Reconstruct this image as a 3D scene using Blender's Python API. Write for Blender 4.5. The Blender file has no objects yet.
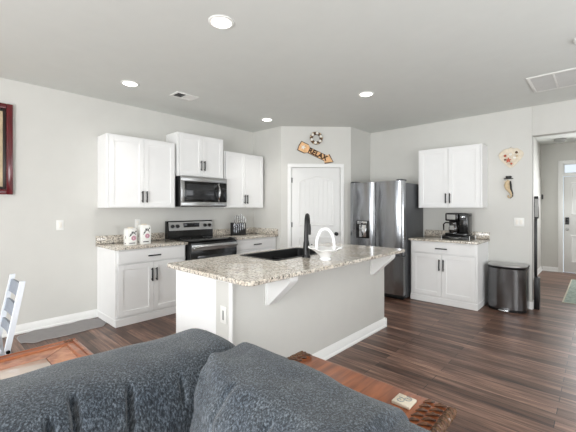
import bpy, bmesh, math, random
from mathutils import Vector, Matrix, noise
random.seed(7)
S = bpy.context.scene
C = S.collection

# ------------------------------------------------------------------ camera, world, light, exposure
cam_d = bpy.data.cameras.new('camera')
cam = bpy.data.objects.new('camera', cam_d); C.objects.link(cam)
cam_d.sensor_width = 36.0; cam_d.lens = 337.1 / 576 * 36.0
cam_d.shift_y = -8.0 / 576.0; cam_d.clip_start = 0.02
cam.location = (4.641, 0.0, 1.367)
cam.rotation_euler = (math.radians(90), 0, math.radians(42.79))
S.camera = cam
S.view_settings.view_transform = 'Standard'
S.view_settings.look = 'None'
S.view_settings.gamma = 1.0
S.view_settings.use_curve_mapping = False
S.view_settings.exposure = -0.24

world = bpy.data.worlds.new('world'); S.world = world; world.use_nodes = True
wb = world.node_tree.nodes['Background']
wb.inputs[0].default_value = (0.80, 0.90, 1.0, 1); wb.inputs[1].default_value = 1.3


def area(name, loc, target, sx, sy, power, col=(1, 1, 1)):
    d = bpy.data.lights.new(name, 'AREA'); d.shape = 'RECTANGLE'; d.size = sx; d.size_y = sy
    d.energy = power; d.color = col
    o = bpy.data.objects.new(name, d); C.objects.link(o); o.location = loc
    o.rotation_euler = (Vector(target) - Vector(loc)).to_track_quat('-Z', 'Y').to_euler()
    return o


DAY = (0.97, 0.985, 1.0)
area('daylight_rear_window', (1.75, -3.10, 1.50), (1.75, 5, 1.35), 1.5, 1.6, 10, DAY)
area('daylight_patio_window', (4.2, -3.10, 1.30), (4.2, 5, 1.25), 2.0, 2.1, 245, DAY)
area('ceiling_uplight_rear', (1.75, -3.05, 1.0), (2.0, 2.2, 2.74), 1.5, 0.9, 40, DAY)  # added uplight, aimed up to brighten the ceiling
area('ceiling_uplight_patio', (4.2, -3.05, 0.8), (3.6, 2.6, 2.74), 2.0, 1.2, 40, DAY)  # second added uplight, lifts the ceiling above the island
area('ceiling_uplight_side', (6.35, 1.2, 1.0), (3.0, 3.0, 2.74), 1.8, 0.9, 72, DAY)  # added uplight at the invented side window, brightens ceiling and kitchen
area('kitchen_side_fill', (6.40, 3.9, 1.50), (0, 3.9, 1.4), 1.6, 1.6, 28, DAY)  # added fill lamp for surfaces facing right, no known window there
area('daylight_front_door', (4.9, 9.0, 1.9), (4.6, 6.0, 0.6), 1.2, 1.0, 52, DAY)

# ------------------------------------------------------------------ colours and materials


def lin(r, g, b):
    f = lambda c: (c / 255 / 12.92) if c / 255 <= 0.04045 else ((c / 255 + 0.055) / 1.055) ** 2.4
    return (f(r), f(g), f(b), 1)


def mat(name, col, rough=0.5, metal=0.0, var=0.04, scale=6.0, bump=0.0, bscale=60.0, spec=0.5, coat=0.0, stretch=(1, 1, 1)):
    m = bpy.data.materials.new(name); m.use_nodes = True
    nt = m.node_tree; p = nt.nodes['Principled BSDF']
    tc = nt.nodes.new('ShaderNodeTexCoord'); mp = nt.nodes.new('ShaderNodeMapping')
    mp.inputs['Scale'].default_value = stretch
    nt.links.new(tc.outputs['Object'], mp.inputs[0])
    nz = nt.nodes.new('ShaderNodeTexNoise'); nz.inputs['Scale'].default_value = scale; nz.inputs['Detail'].default_value = 4
    nt.links.new(mp.outputs[0], nz.inputs['Vector'])
    rp = nt.nodes.new('ShaderNodeValToRGB')
    rp.color_ramp.elements[0].position = 0.3; rp.color_ramp.elements[1].position = 0.7
    rp.color_ramp.elements[0].color = tuple(c * (1 - var) for c in col[:3]) + (1,)
    rp.color_ramp.elements[1].color = tuple(min(1, c * (1 + var)) for c in col[:3]) + (1,)
    nt.links.new(nz.outputs[0], rp.inputs[0]); nt.links.new(rp.outputs[0], p.inputs['Base Color'])
    p.inputs['Roughness'].default_value = rough; p.inputs['Metallic'].default_value = metal
    p.inputs['Specular IOR Level'].default_value = spec
    if coat:
        p.inputs['Coat Weight'].default_value = coat; p.inputs['Coat Roughness'].default_value = 0.08
    if bump:
        n2 = nt.nodes.new('ShaderNodeTexNoise'); n2.inputs['Scale'].default_value = bscale; n2.inputs['Detail'].default_value = 3
        nt.links.new(mp.outputs[0], n2.inputs['Vector'])
        b = nt.nodes.new('ShaderNodeBump'); b.inputs['Strength'].default_value = bump; b.inputs['Distance'].default_value = 0.003
        nt.links.new(n2.outputs[0], b.inputs['Height']); nt.links.new(b.outputs[0], p.inputs['Normal'])
    return m


def ramp_set(rp, stops):
    cr = rp.color_ramp
    while len(cr.elements) > 1:
        cr.elements.remove(cr.elements[-1])
    cr.elements[0].position = stops[0][0]; cr.elements[0].color = stops[0][1]
    for pos, c in stops[1:]:
        e = cr.elements.new(pos); e.color = c


def granite(name):
    m = bpy.data.materials.new(name); m.use_nodes = True
    nt = m.node_tree; p = nt.nodes['Principled BSDF']; L = nt.links
    tc = nt.nodes.new('ShaderNodeTexCoord')
    v = nt.nodes.new('ShaderNodeTexVoronoi'); v.inputs['Scale'].default_value = 85
    n = nt.nodes.new('ShaderNodeTexNoise'); n.inputs['Scale'].default_value = 46; n.inputs['Detail'].default_value = 5; n.inputs['Roughness'].default_value = 0.7
    n2 = nt.nodes.new('ShaderNodeTexNoise'); n2.inputs['Scale'].default_value = 5; n2.inputs['Detail'].default_value = 3
    for x in (v, n, n2):
        L.new(tc.outputs['Object'], x.inputs['Vector'])
    bw = nt.nodes.new('ShaderNodeSeparateColor'); L.new(v.outputs['Color'], bw.inputs[0])
    r1 = nt.nodes.new('ShaderNodeValToRGB'); r1.color_ramp.interpolation = 'CONSTANT'
    ramp_set(r1, [(0, lin(40, 38, 38)), (0.17, lin(140, 130, 122)), (0.26, lin(226, 220, 210)), (0.55, lin(248, 244, 236)), (0.82, lin(196, 188, 178)), (0.92, lin(86, 82, 80))])
    L.new(bw.outputs[0], r1.inputs[0])
    r2 = nt.nodes.new('ShaderNodeValToRGB')
    ramp_set(r2, [(0.385, lin(40, 38, 38)), (0.455, lin(198, 192, 184)), (0.6, lin(250, 245, 236)), (0.68, lin(168, 154, 140))])
    L.new(n.outputs[0], r2.inputs[0])
    mx = nt.nodes.new('ShaderNodeMix'); mx.data_type = 'RGBA'; mx.inputs[0].default_value = 0.5
    L.new(r1.outputs[0], mx.inputs[6]); L.new(r2.outputs[0], mx.inputs[7])
    r3 = nt.nodes.new('ShaderNodeValToRGB')
    ramp_set(r3, [(0.35, lin(236, 230, 222)), (0.65, lin(255, 254, 251))])
    L.new(n2.outputs[0], r3.inputs[0])
    m2 = nt.nodes.new('ShaderNodeMix'); m2.data_type = 'RGBA'; m2.blend_type = 'MULTIPLY'; m2.inputs[0].default_value = 1
    L.new(mx.outputs[2], m2.inputs[6]); L.new(r3.outputs[0], m2.inputs[7])
    L.new(m2.outputs[2], p.inputs['Base Color'])
    p.inputs['Roughness'].default_value = 0.10
    return m


def plank_floor(name):
    m = bpy.data.materials.new(name); m.use_nodes = True
    nt = m.node_tree; p = nt.nodes['Principled BSDF']; L = nt.links
    tc = nt.nodes.new('ShaderNodeTexCoord')
    br = nt.nodes.new('ShaderNodeTexBrick'); br.offset = 0.37; br.squash = 1
    br.inputs['Scale'].default_value = 1; br.inputs['Brick Width'].default_value = 1.22; br.inputs['Row Height'].default_value = 0.095
    br.inputs['Mortar Size'].default_value = 0.0022; br.inputs['Mortar Smooth'].default_value = 0.1; br.inputs['Bias'].default_value = -0.1
    br.inputs['Color1'].default_value = lin(112, 84, 70); br.inputs['Color2'].default_value = lin(184, 150, 132); br.inputs['Mortar'].default_value = lin(30, 22, 20)
    L.new(tc.outputs['Object'], br.inputs['Vector'])
    mp = nt.nodes.new('ShaderNodeMapping'); mp.inputs['Scale'].default_value = (1.3, 16, 1); L.new(tc.outputs['Object'], mp.inputs[0])
    nz = nt.nodes.new('ShaderNodeTexNoise'); nz.inputs['Scale'].default_value = 1.6; nz.inputs['Detail'].default_value = 6; nz.inputs['Roughness'].default_value = 0.65
    L.new(mp.outputs[0], nz.inputs['Vector'])
    rp = nt.nodes.new('ShaderNodeValToRGB')
    ramp_set(rp, [(0.30, lin(92, 76, 70)), (0.5, lin(186, 174, 168)), (0.70, lin(255, 250, 246))])
    L.new(nz.outputs[0], rp.inputs[0])
    mx = nt.nodes.new('ShaderNodeMix'); mx.data_type = 'RGBA'; mx.blend_type = 'MULTIPLY'; mx.inputs[0].default_value = 1
    L.new(br.outputs[0], mx.inputs[6]); L.new(rp.outputs[0], mx.inputs[7]); L.new(mx.outputs[2], p.inputs['Base Color'])
    p.inputs['Roughness'].default_value = 0.36
    b = nt.nodes.new('ShaderNodeBump'); b.inputs['Strength'].default_value = 0.25; b.inputs['Distance'].default_value = 0.002
    L.new(nz.outputs[0], b.inputs['Height']); L.new(b.outputs[0], p.inputs['Normal'])
    return m


def wood(name, dark, light, rough=0.3, stretch=(12, 1.2, 12), coat=0.3):
    m = bpy.data.materials.new(name); m.use_nodes = True
    nt = m.node_tree; p = nt.nodes['Principled BSDF']; L = nt.links
    tc = nt.nodes.new('ShaderNodeTexCoord'); mp = nt.nodes.new('ShaderNodeMapping'); mp.inputs['Scale'].default_value = stretch
    L.new(tc.outputs['Object'], mp.inputs[0])
    nz = nt.nodes.new('ShaderNodeTexNoise'); nz.inputs['Scale'].default_value = 3; nz.inputs['Detail'].default_value = 6; nz.inputs['Distortion'].default_value = 0.6
    L.new(mp.outputs[0], nz.inputs['Vector'])
    rp = nt.nodes.new('ShaderNodeValToRGB'); ramp_set(rp, [(0.3, dark), (0.7, light)])
    L.new(nz.outputs[0], rp.inputs[0]); L.new(rp.outputs[0], p.inputs['Base Color'])
    p.inputs['Roughness'].default_value = rough; p.inputs['Coat Weight'].default_value = coat; p.inputs['Coat Roughness'].default_value = 0.15
    return m


def fabric(name):
    m = bpy.data.materials.new(name); m.use_nodes = True
    nt = m.node_tree; p = nt.nodes['Principled BSDF']; L = nt.links
    tc = nt.nodes.new('ShaderNodeTexCoord')
    n1 = nt.nodes.new('ShaderNodeTexNoise'); n1.inputs['Scale'].default_value = 185; n1.inputs['Detail'].default_value = 8; n1.inputs['Roughness'].default_value = 0.75
    mp = nt.nodes.new('ShaderNodeMapping'); mp.inputs['Scale'].default_value = (1, 1, 0.35); mp.inputs['Rotation'].default_value = (0.5, 0.4, 0.6)
    n2 = nt.nodes.new('ShaderNodeTexNoise'); n2.inputs['Scale'].default_value = 9; n2.inputs['Detail'].default_value = 4
    L.new(tc.outputs['Object'], mp.inputs[0]); L.new(mp.outputs[0], n1.inputs['Vector']); L.new(tc.outputs['Object'], n2.inputs['Vector'])
    r1 = nt.nodes.new('ShaderNodeValToRGB'); ramp_set(r1, [(0.38, lin(26, 29, 33)), (0.5, lin(62, 68, 74)), (0.62, lin(120, 127, 134))])
    r2 = nt.nodes.new('ShaderNodeValToRGB'); ramp_set(r2, [(0.3, lin(205, 212, 222)), (0.7, lin(255, 255, 255))])
    L.new(n1.outputs[0], r1.inputs[0]); L.new(n2.outputs[0], r2.inputs[0])
    mx = nt.nodes.new('ShaderNodeMix'); mx.data_type = 'RGBA'; mx.blend_type = 'MULTIPLY'; mx.inputs[0].default_value = 1
    L.new(r1.outputs[0], mx.inputs[6]); L.new(r2.outputs[0], mx.inputs[7]); L.new(mx.outputs[2], p.inputs['Base Color'])
    p.inputs['Roughness'].default_value = 0.9; p.inputs['Sheen Weight'].default_value = 0.25; p.inputs['Specular IOR Level'].default_value = 0.2
    b = nt.nodes.new('ShaderNodeBump'); b.inputs['Strength'].default_value = 0.6; b.inputs['Distance'].default_value = 0.004
    L.new(n1.outputs[0], b.inputs['Height']); L.new(b.outputs[0], p.inputs['Normal'])
    return m


def emit(name, col, strength):
    m = bpy.data.materials.new(name); m.use_nodes = True
    p = m.node_tree.nodes['Principled BSDF']
    p.inputs['Base Color'].default_value = (0.8, 0.8, 0.8, 1)
    p.inputs['Emission Color'].default_value = col; p.inputs['Emission Strength'].default_value = strength
    return m


def glass_mat(name, col=(1, 1, 1, 1), rough=0.02):
    m = bpy.data.materials.new(name); m.use_nodes = True
    p = m.node_tree.nodes['Principled BSDF']
    p.inputs['Base Color'].default_value = col; p.inputs['Roughness'].default_value = rough
    p.inputs['Transmission Weight'].default_value = 1.0; p.inputs['IOR'].default_value = 1.45
    return m


M = dict(
    wall=mat('wall_paint', lin(211, 210, 205), 0.75, var=0.012, bump=0.05, bscale=220),
    ceil=mat('ceiling_paint', lin(220, 222, 218), 0.9, var=0.012, bump=0.10, bscale=160),
    trim=mat('trim_paint', lin(240, 240, 238), 0.4, var=0.01),
    white=mat('cabinet_white_paint', lin(243, 243, 242), 0.6, var=0.01, spec=0.3),
    door=mat('door_white_paint', lin(234, 234, 232), 0.4, var=0.01),
    floor=plank_floor('walnut_plank_floor'),
    granite=granite('speckled_granite'),
    steel=mat('brushed_stainless', lin(150, 152, 155), 0.20, 1.0, var=0.10, scale=9, stretch=(14, 14, 0.3)),
    steel_d=mat('dark_brushed_stainless', lin(122, 122, 123), 0.22, 1.0, var=0.08, scale=9, stretch=(14, 14, 0.3)),
    steel_h=mat('brushed_stainless_trim', lin(190, 190, 190), 0.28, 1.0, var=0.06, scale=9, stretch=(1, 1, 14)),
    chrome=mat('polished_chrome', lin(215, 216, 218), 0.12, 1.0, var=0.02),
    grey_side=mat('grey_appliance_side', lin(92, 94, 97), 0.42, 0.4, var=0.05, bump=0.1, bscale=400),
    black=mat('black_gloss', lin(16, 16, 17), 0.16, var=0.1),
    blackm=mat('black_matte', lin(10, 10, 11), 0.4, var=0.1),
    blackg=mat('black_ceramic_glass', lin(12, 12, 13), 0.06, var=0.05),
    sinkm=mat('black_composite', lin(14, 14, 15), 0.55, var=0.25, scale=150),
    ovenglass=mat('dark_oven_glass', lin(46, 47, 49), 0.08, var=0.05),
    dark=mat('dark_grey', lin(70, 71, 73), 0.5, var=0.05),
    plate=mat('white_plastic', lin(238, 238, 234), 0.4, var=0.01),
    fabric=fabric('blue_grey_chenille'),
    seam=mat('seam_thread', lin(30, 34, 40), 0.9),
    twood=wood('reddish_oak', lin(116, 62, 36), lin(176, 104, 64), 0.28),
    tveneer=wood('orange_oak_veneer', lin(140, 78, 48), lin(198, 132, 92), 0.25, (5, 5, 5)),
    carve=wood('dark_carved_wood', lin(52, 30, 18), lin(120, 74, 40), 0.45, (20, 20, 20)),
    inset=mat('pale_inset_glass', lin(198, 182, 170), 0.06, var=0.08, scale=4),
    milk=mat('white_milk_glass', lin(246, 246, 246), 0.12, var=0.01, coat=0.5),
    red=mat('dark_red_lacquer', lin(92, 12, 22), 0.2, var=0.2, coat=0.5),
    frameblk=mat('black_brown_lacquer', lin(34, 20, 18), 0.3, var=0.2),
    canvas=mat('cream_print', lin(196, 176, 146), 0.7, var=0.25, scale=7),
    grey_mat=mat('grey_vinyl', lin(134, 130, 130), 0.5, var=0.06, scale=14),
    grey_edge=mat('grey_vinyl_edge', lin(164, 160, 160), 0.5),
    chairw=mat('white_blue_paint', lin(222, 227, 234), 0.4, var=0.03),
    slat=mat('grey_blue_slat', lin(128, 134, 144), 0.5, var=0.12, scale=20),
    signwood=mat('tan_sign_wood', lin(232, 186, 136), 0.6, var=0.16, scale=18),
    signedge=mat('brown_sign_edge', lin(70, 38, 22), 0.6, var=0.15),
    shell=mat('cream_shell', lin(224, 213, 194), 0.5, var=0.10, scale=30),
    shellw=mat('white_shell', lin(240, 236, 228), 0.5, var=0.05, scale=30),
    brown=mat('brown_rattan', lin(92, 66, 42), 0.7, var=0.3, scale=60),
    coral=mat('coral_red', lin(186, 92, 66), 0.6, var=0.15, scale=40),
    tan=mat('tan_sisal', lin(206, 184, 150), 0.8, var=0.12, scale=50),
    pink=mat('pink_glaze', lin(206, 150, 168), 0.3, var=0.2, scale=60),
    ink=mat('dark_ink', lin(60, 58, 60), 0.5),
    lens=emit('lamp_lens', (1, 0.97, 0.92, 1), 9.0),
    display=mat('black_display', lin(18, 20, 22), 0.1),
    glass=glass_mat('clear_pane'),
    coffeeglass=mat('dark_coffee_glass', lin(40, 36, 34), 0.05, coat=0.6),
    vent=mat('vent_grey', lin(158, 158, 155), 0.6, var=0.05),
    louver=mat('louver_grey', lin(205, 205, 202), 0.6, var=0.03),
    rug=mat('sage_rug_pile', lin(150, 162, 152), 0.95, var=0.28, scale=22, bump=0.5, bscale=300),
    rug_edge=mat('beige_rug_binding', lin(190, 184, 168), 0.95),
)

# ------------------------------------------------------------------ mesh builder


class MB:
    def __init__(s, T=None):
        s.bm = bmesh.new(); s.T = T

    def box(s, a0, a1, b0, b1, c0, c1, bev=0.0, mi=0, seg=2):
        r = bmesh.ops.create_cube(s.bm, size=1)
        vs = r['verts']
        for v in vs:
            v.co = Vector(((a0 + a1) / 2 + v.co.x * (a1 - a0), (b0 + b1) / 2 + v.co.y * (b1 - b0), (c0 + c1) / 2 + v.co.z * (c1 - c0)))
        fs = {f for v in vs for f in v.link_faces}
        for f in fs: f.material_index = mi
        if bev:
            es = list({e for v in vs for e in v.link_edges})
            bmesh.ops.bevel(s.bm, geom=es, offset=bev, segments=seg, affect='EDGES', profile=0.5, material=mi)
        return s

    def loft(s, rings, cap=True, closed=True, mi=0):
        R = [[s.bm.verts.new(p) for p in r] for r in rings]
        n = len(R[0])
        for a, b in zip(R[:-1], R[1:]):
            for i in range(n if closed else n - 1):
                j = (i + 1) % n
                try: s.bm.faces.new((a[i], a[j], b[j], b[i])).material_index = mi
                except ValueError: pass
        if cap:
            for r in (R[0], R[-1]):
                if len(r) > 2:
                    try: s.bm.faces.new(r).material_index = mi
                    except ValueError: pass
        return R

    def prism(s, poly, lo, hi, axis=2, mi=0):
        def P(p, h):
            q = list(p); q.insert(axis, h); return q
        s.loft([[P(p, lo) for p in poly], [P(p, hi) for p in poly]], mi=mi)
        return s

    def tube(s, pts, rad, seg=10, mi=0, cap=True):
        pts = [Vector(p) for p in pts]; n = len(pts)
        rr = rad if isinstance(rad, (list, tuple)) else [rad] * n
        rings = []; up = None
        for i, p in enumerate(pts):
            t = (pts[min(i + 1, n - 1)] - pts[max(i - 1, 0)]).normalized()
            if up is None:
                up = Vector((0, 0, 1)) if abs(t.z) < 0.9 else Vector((1, 0, 0))
            a = t.cross(up).normalized(); b = a.cross(t).normalized(); up = b
            rings.append([p + (a * math.cos(k * 2 * math.pi / seg) + b * math.sin(k * 2 * math.pi / seg)) * rr[i] for k in range(seg)])
        s.loft(rings, cap=cap, mi=mi)
        return s

    def lathe(s, prof, c=(0, 0, 0), seg=24, axis=2, mi=0, cap=True, squash=(1, 1)):
        rings = []
        for r, h in prof:
            ring = []
            for k in range(seg):
                a = k * 2 * math.pi / seg
                q = [r * math.cos(a) * squash[0], r * math.sin(a) * squash[1]]; q.insert(axis, h)
                ring.append((c[0] + q[0], c[1] + q[1], c[2] + q[2]))
            rings.append(ring)
        s.loft(rings, cap=cap, mi=mi)
        return s

    def ball(s, c, r, sc=(1, 1, 1), mi=0, seg=10):
        rr = bmesh.ops.create_uvsphere(s.bm, u_segments=seg, v_segments=max(6, seg // 2 + 2), radius=r)
        for v in rr['verts']:
            v.co = Vector((c[0] + v.co.x * sc[0], c[1] + v.co.y * sc[1], c[2] + v.co.z * sc[2]))
        for f in {f for v in rr['verts'] for f in v.link_faces}: f.material_index = mi
        return s

    def build(s, name, m, parent=None, label=None, sharp=0.6):
        bm = s.bm
        if s.T:
            for v in bm.verts: v.co = Vector(s.T(*v.co))
        bmesh.ops.recalc_face_normals(bm, faces=bm.faces)
        base = Vector((0, 0, 0))
        if parent is not None: base = WORLD.get(parent.name, Vector((0, 0, 0)))
        for v in bm.verts: v.co -= base
        for f in bm.faces: f.smooth = True
        for e in bm.edges:
            if len(e.link_faces) == 2 and e.calc_face_angle(0) > sharp: e.smooth = False
        me = bpy.data.meshes.new(name); bm.to_mesh(me); bm.free()
        for k in (m if isinstance(m, (list, tuple)) else [m]): me.materials.append(k)
        o = bpy.data.objects.new(name, me); C.objects.link(o)
        if parent is not None: o.parent = parent
        WORLD[o.name] = base
        if label: o['label'] = label
        return o


WORLD = {}


def tag(o, label, cat, group=None):
    o['label'] = label; o['category'] = cat
    if group: o['group'] = group
    return o


def thing(name, label, cat, loc, group=None):
    o = bpy.data.objects.new(name, None); C.objects.link(o); o.location = loc; o.empty_display_size = 0.1
    WORLD[o.name] = Vector(loc)
    return tag(o, label, cat, group)


def struct(mb, name, m, parent=None):
    o = mb.build(name, m, parent)
    if parent is None: o['kind'] = 'structure'
    return o


D = 5.58; H = 2.743
TL = lambda u, d, z: (d, u, z)                 # on the left wall: u = y, d = out from the wall
TB = lambda u, d, z: (u, D - d, z)             # on the back wall: u = x
q = math.sqrt(0.5)
TD = lambda u, d, z: (0.70 + u * q + d * q, 4.08 + u * q - d * q, z)   # on the diagonal pantry wall

# ------------------------------------------------------------------ room shell
YR, XR = -3.25, 6.5
HY0, HY1, HX0, HX1 = 5.72, 9.20, 3.69, 5.9
b = MB(); b.box(-0.1, XR + 0.1, YR - 0.1, HY1 + 0.1, -0.08, 0.0); struct(b, 'floor', M['floor'])
b = MB(); b.box(-0.1, XR + 0.1, YR - 0.1, HY1 + 0.1, H, H + 0.1); struct(b, 'ceiling', M['ceil'])
b = MB(); b.box(-0.12, 0, YR - 0.1, D + 0.14, 0, H); struct(b, 'wall_left', M['wall'])
b = MB(); b.box(0, 3.967, D, D + 0.14, 0, H, 0.006); b.box(3.967, 5.35, D, D + 0.14, 2.34, H, 0.006); b.box(5.35, XR, D, D + 0.14, 0, H, 0.006)
struct(b, 'wall_back', M['wall'])
b = MB(); b.box(HX0 - 0.1, HX0, HY0, HY1, 0, H); struct(b, 'wall_hall_left', M['wall'])
b = MB(); b.box(HX1, HX1 + 0.1, HY0, HY1, 0, H); struct(b, 'wall_hall_right', M['wall'])
b = MB()
b.box(HX0 - 0.1, 4.06, HY1, HY1 + 0.14, 0, H); b.box(4.98, HX1 + 0.1, HY1, HY1 + 0.14, 0, H); b.box(4.06, 4.98, HY1, HY1 + 0.14, 2.30, H); b.box(4.06, 4.98, HY1, HY1 + 0.14, 2.045, 2.09)
struct(b, 'wall_hall_front', M['wall'])


def wall_with_holes(name, fixed, axis, lo, hi, holes, thick):
    b = MB()
    cuts = sorted(holes)
    pos = lo
    def put(a0, a1, z0, z1):
        if a1 - a0 < 1e-4 or z1 - z0 < 1e-4: return
        if axis == 'y': b.box(a0, a1, fixed - thick, fixed, z0, z1)
        else: b.box(fixed, fixed + thick, a0, a1, z0, z1)
    for a0, a1, z0, z1 in cuts:
        put(pos, a0, 0, H); put(a0, a1, 0, z0); put(a0, a1, z1, H); pos = a1
    put(pos, hi, 0, H)
    return struct(b, name, M['wall'])


wall_with_holes('wall_rear', YR, 'y', 0, XR, [(0.95, 2.55, 0.65, 2.35), (3.15, 5.25, 0.15, 2.35)], 0.12)
wall_with_holes('wall_right', XR, 'x', YR, D + 0.14, [(0.25, 2.15, 0.65, 2.35), (3.05, 4.75, 0.65, 2.35)], 0.12)  # unseen wall, both openings invented for the side fill


def window(name, a0, a1, z0, z1, fixed, axis):
    T = (lambda u, d, z: (u, fixed - d, z)) if axis == 'y' else (lambda u, d, z: (fixed + d, u, z))
    b = MB(T); w = 0.05
    for (p0, p1, q0, q1) in ((a0, a0 + w, z0, z1), (a1 - w, a1, z0, z1), (a0 + w, a1 - w, z0, z0 + w), (a0 + w, a1 - w, z1 - w, z1), ((a0 + a1) / 2 - .02, (a0 + a1) / 2 + .02, z0 + w, z1 - w)):
        b.box(p0, p1, 0.02, 0.09, q0, q1)
    f = struct(b, name, M['trim'])
    g = MB(T); g.box(a0 + w, a1 - w, 0.05, 0.055, z0 + w, z1 - w); g.build('pane', M['glass'], f)
    return f


window('window_1', 0.95, 2.55, 0.65, 2.35, YR, 'y')
window('window_2', 3.15, 5.25, 0.15, 2.35, YR, 'y')
window('added_window_3', 0.25, 2.15, 0.65, 2.35, XR, 'x')  # invented window, put in so fill light can come from the right
window('added_window_5', 3.05, 4.75, 0.65, 2.35, XR, 'x')  # invented window, built to go with the added kitchen fill lamp

# pantry: side wall, diagonal wall with a door hole, return wall
b = MB(); b.box(0.0, 0.70, 4.08, 4.18, 0, H); struct(b, 'wall_pantry_side', M['wall'])
WD = 1.188
b = MB(TD); b.box(0.0, 0.172, -0.1, 0, 0, H); b.box(1.010, WD, -0.1, 0, 0, H); b.box(0.172, 1.010, -0.1, 0, 2.05, H)
struct(b, 'wall_pantry_diagonal', M['wall'])
b = MB(); b.box(1.44, 1.54, 4.92, D, 0, H); struct(b, 'wall_pantry_return', M['wall'])


def baseboard(name, T, u0, u1, d0=0.0, h=0.098, t=0.014):
    b = MB(T)
    b.prism([(d0, 0), (d0 + t + 0.010, 0), (d0 + t + 0.010, 0.018), (d0 + t, 0.026), (d0 + t, h - 0.03), (d0 + t * 0.55, h - 0.012), (d0 + t * 0.4, h), (d0, h)], u0, u1, axis=0)
    return struct(b, name, M['trim'])


baseboard('baseboard_left', TL, YR, 1.478)
baseboard('baseboard_back', TB, 3.452, 3.967)
baseboard('baseboard_back_far', TB, 5.35, XR)
baseboard('baseboard_hall_left', lambda u, d, z: (HX0 + d, u, z), HY0, HY1)
baseboard('baseboard_hall_front', lambda u, d, z: (u, HY1 - d, z), HX0 + 0.026, 3.985)
baseboard('baseboard_pantry', TD, 0.0, 0.11)
b = MB(); b.box(3.967, 3.981, D - 0.014, D + 0.14, 0, 0.098, 0.003); struct(b, 'baseboard_opening', M['trim'])

# pantry door: casing is trim, the door a structure with parts


def casing(name, T, a0, a1, ztop, w, d0=0.0, proud=0.018):
    b = MB(T)
    b.box(a0 - w, a0, d0, d0 + proud, 0, ztop, 0.004); b.box(a1, a1 + w, d0, d0 + proud, 0, ztop, 0.004); b.box(a0 - w, a1 + w, d0, d0 + proud, ztop, ztop + w, 0.004)
    return struct(b, name, M['trim'])


casing('trim_1', TD, 0.176, 1.006, 2.050, 0.064)


def arch_panel(T, u0, u1, z0, z1, rise, d, name, parent, grooves=0):
    """a raised panel with an arched head, planked when grooves > 0"""
    n = 14
    def outline(ins):
        top = [(u1 - ins - (u1 - u0 - 2 * ins) * k / n, z1 - ins + rise * math.sin(math.pi * k / n) ** 0.8) for k in range(n + 1)]
        return [(u0 + ins, z0 + ins), (u1 - ins, z0 + ins)] + top
    b = MB(T)
    o1, o2, o3 = outline(0), outline(0.010), outline(0.022)
    b.loft([[(p[0], d, p[1]) for p in o1], [(p[0], d + 0.007, p[1]) for p in o2], [(p[0], d + 0.007, p[1]) for p in o3], [(p[0], d + 0.001, p[1]) for p in outline(0.030)]])
    if grooves:
        w = (u1 - u0 - 0.08) / grooves
        for k in range(grooves):
            a0 = u0 + 0.04 + k * w
            mid = (a0 + w / 2 - u0) / (u1 - u0)
            zt = z1 - 0.045 + rise * math.sin(math.pi * mid) ** 0.8 * 0.97
            b.box(a0 + 0.003, a0 + w - 0.003, d, d + 0.006, z0 + 0.04, zt, 0.002, seg=1)
    return b.build(name, M['door'], parent)


b = MB(TD); b.box(0.180, 1.002, -0.042, -0.004, 0.010, 2.045, 0.003)
dr = struct(b, 'door_1', M['door'])
arch_panel(TD, 0.295, 0.905, 1.06, 1.82, 0.085, -0.004, 'upper_panel', dr, 7)
arch_panel(TD, 0.295, 0.905, 0.22, 0.885, 0.0, -0.004, 'lower_panel', dr, 7)
b = MB(TD); b.lathe([(0.031, -0.004), (0.031, 0.004), (0.012, 0.010), (0.012, 0.032), (0.028, 0.040), (0.030, 0.055), (0.022, 0.066), (0.004, 0.070)], (0.936, 0, 0.930), axis=1, seg=18); b.build('knob', M['blackm'], dr, 'round black knob')
for zz in (1.835, 1.085, 0.28):
    b = MB(TD); b.tube([(0.175, 0.006, zz - 0.045), (0.175, 0.006, zz + 0.045)], 0.007); b.box(0.176, 0.196, -0.003, 0.001, zz - 0.04, zz + 0.04); b.build('hinge', M['dark'], dr)
b = MB(TD); b.box(1.0035, 1.009, -0.03, 0.003, 0.895, 0.965); b.build('strike_plate', M['dark'], dr)

# front door at the end of the hall
FD = lambda u, d, z: (u, HY1 - d, z)
b = MB(FD); b.box(4.075, 4.965, -0.06, -0.015, 0.015, 2.03, 0.003)
fd = struct(b, 'door_2', M['door'])
for (u0, u1, z0, z1) in ((4.19, 4.46, 0.22, 0.80), (4.58, 4.85, 0.22, 0.80), (4.19, 4.46, 1.22, 1.90), (4.58, 4.85, 1.22, 1.90)):
    arch_panel(FD, u0, u1, z0, z1, 0.0, -0.015, 'raised_panel', fd)
b = MB(FD); b.box(4.10, 4.165, -0.015, 0.010, 1.02, 1.17, 0.006); b.box(4.112, 4.153, 0.010, 0.013, 1.085, 1.155, 0.001, mi=1)
b.build('keypad_lock', [M['dark'], M['display']], fd)
b = MB(FD); b.lathe([(0.03, -0.015), (0.03, -0.005), (0.011, 0.0), (0.011, 0.03), (0.026, 0.038), (0.027, 0.052), (0.01, 0.062)], (4.132, 0, 0.92), axis=1, seg=16); b.build('knob', M['steel_h'], fd)
b = MB(FD)
b.box(3.985, 4.068, 0, 0.02, 0, 2.37, 0.004); b.box(4.972, 5.055, 0, 0.02, 0, 2.37, 0.004); b.box(4.068, 4.972, 0, 0.02, 2.29, 2.37, 0.004); b.box(4.068, 4.972, 0, 0.02, 2.04, 2.095, 0.004)
struct(b, 'trim_2', M['trim'])
b = MB(FD); b.box(4.0605, 4.9795, -0.08, -0.03, 2.0905, 2.2995); b2 = MB(FD); b2.box(4.068, 4.972, -0.06, -0.055, 2.095, 2.29)
b.bm.free(); b = MB(FD)
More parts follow.
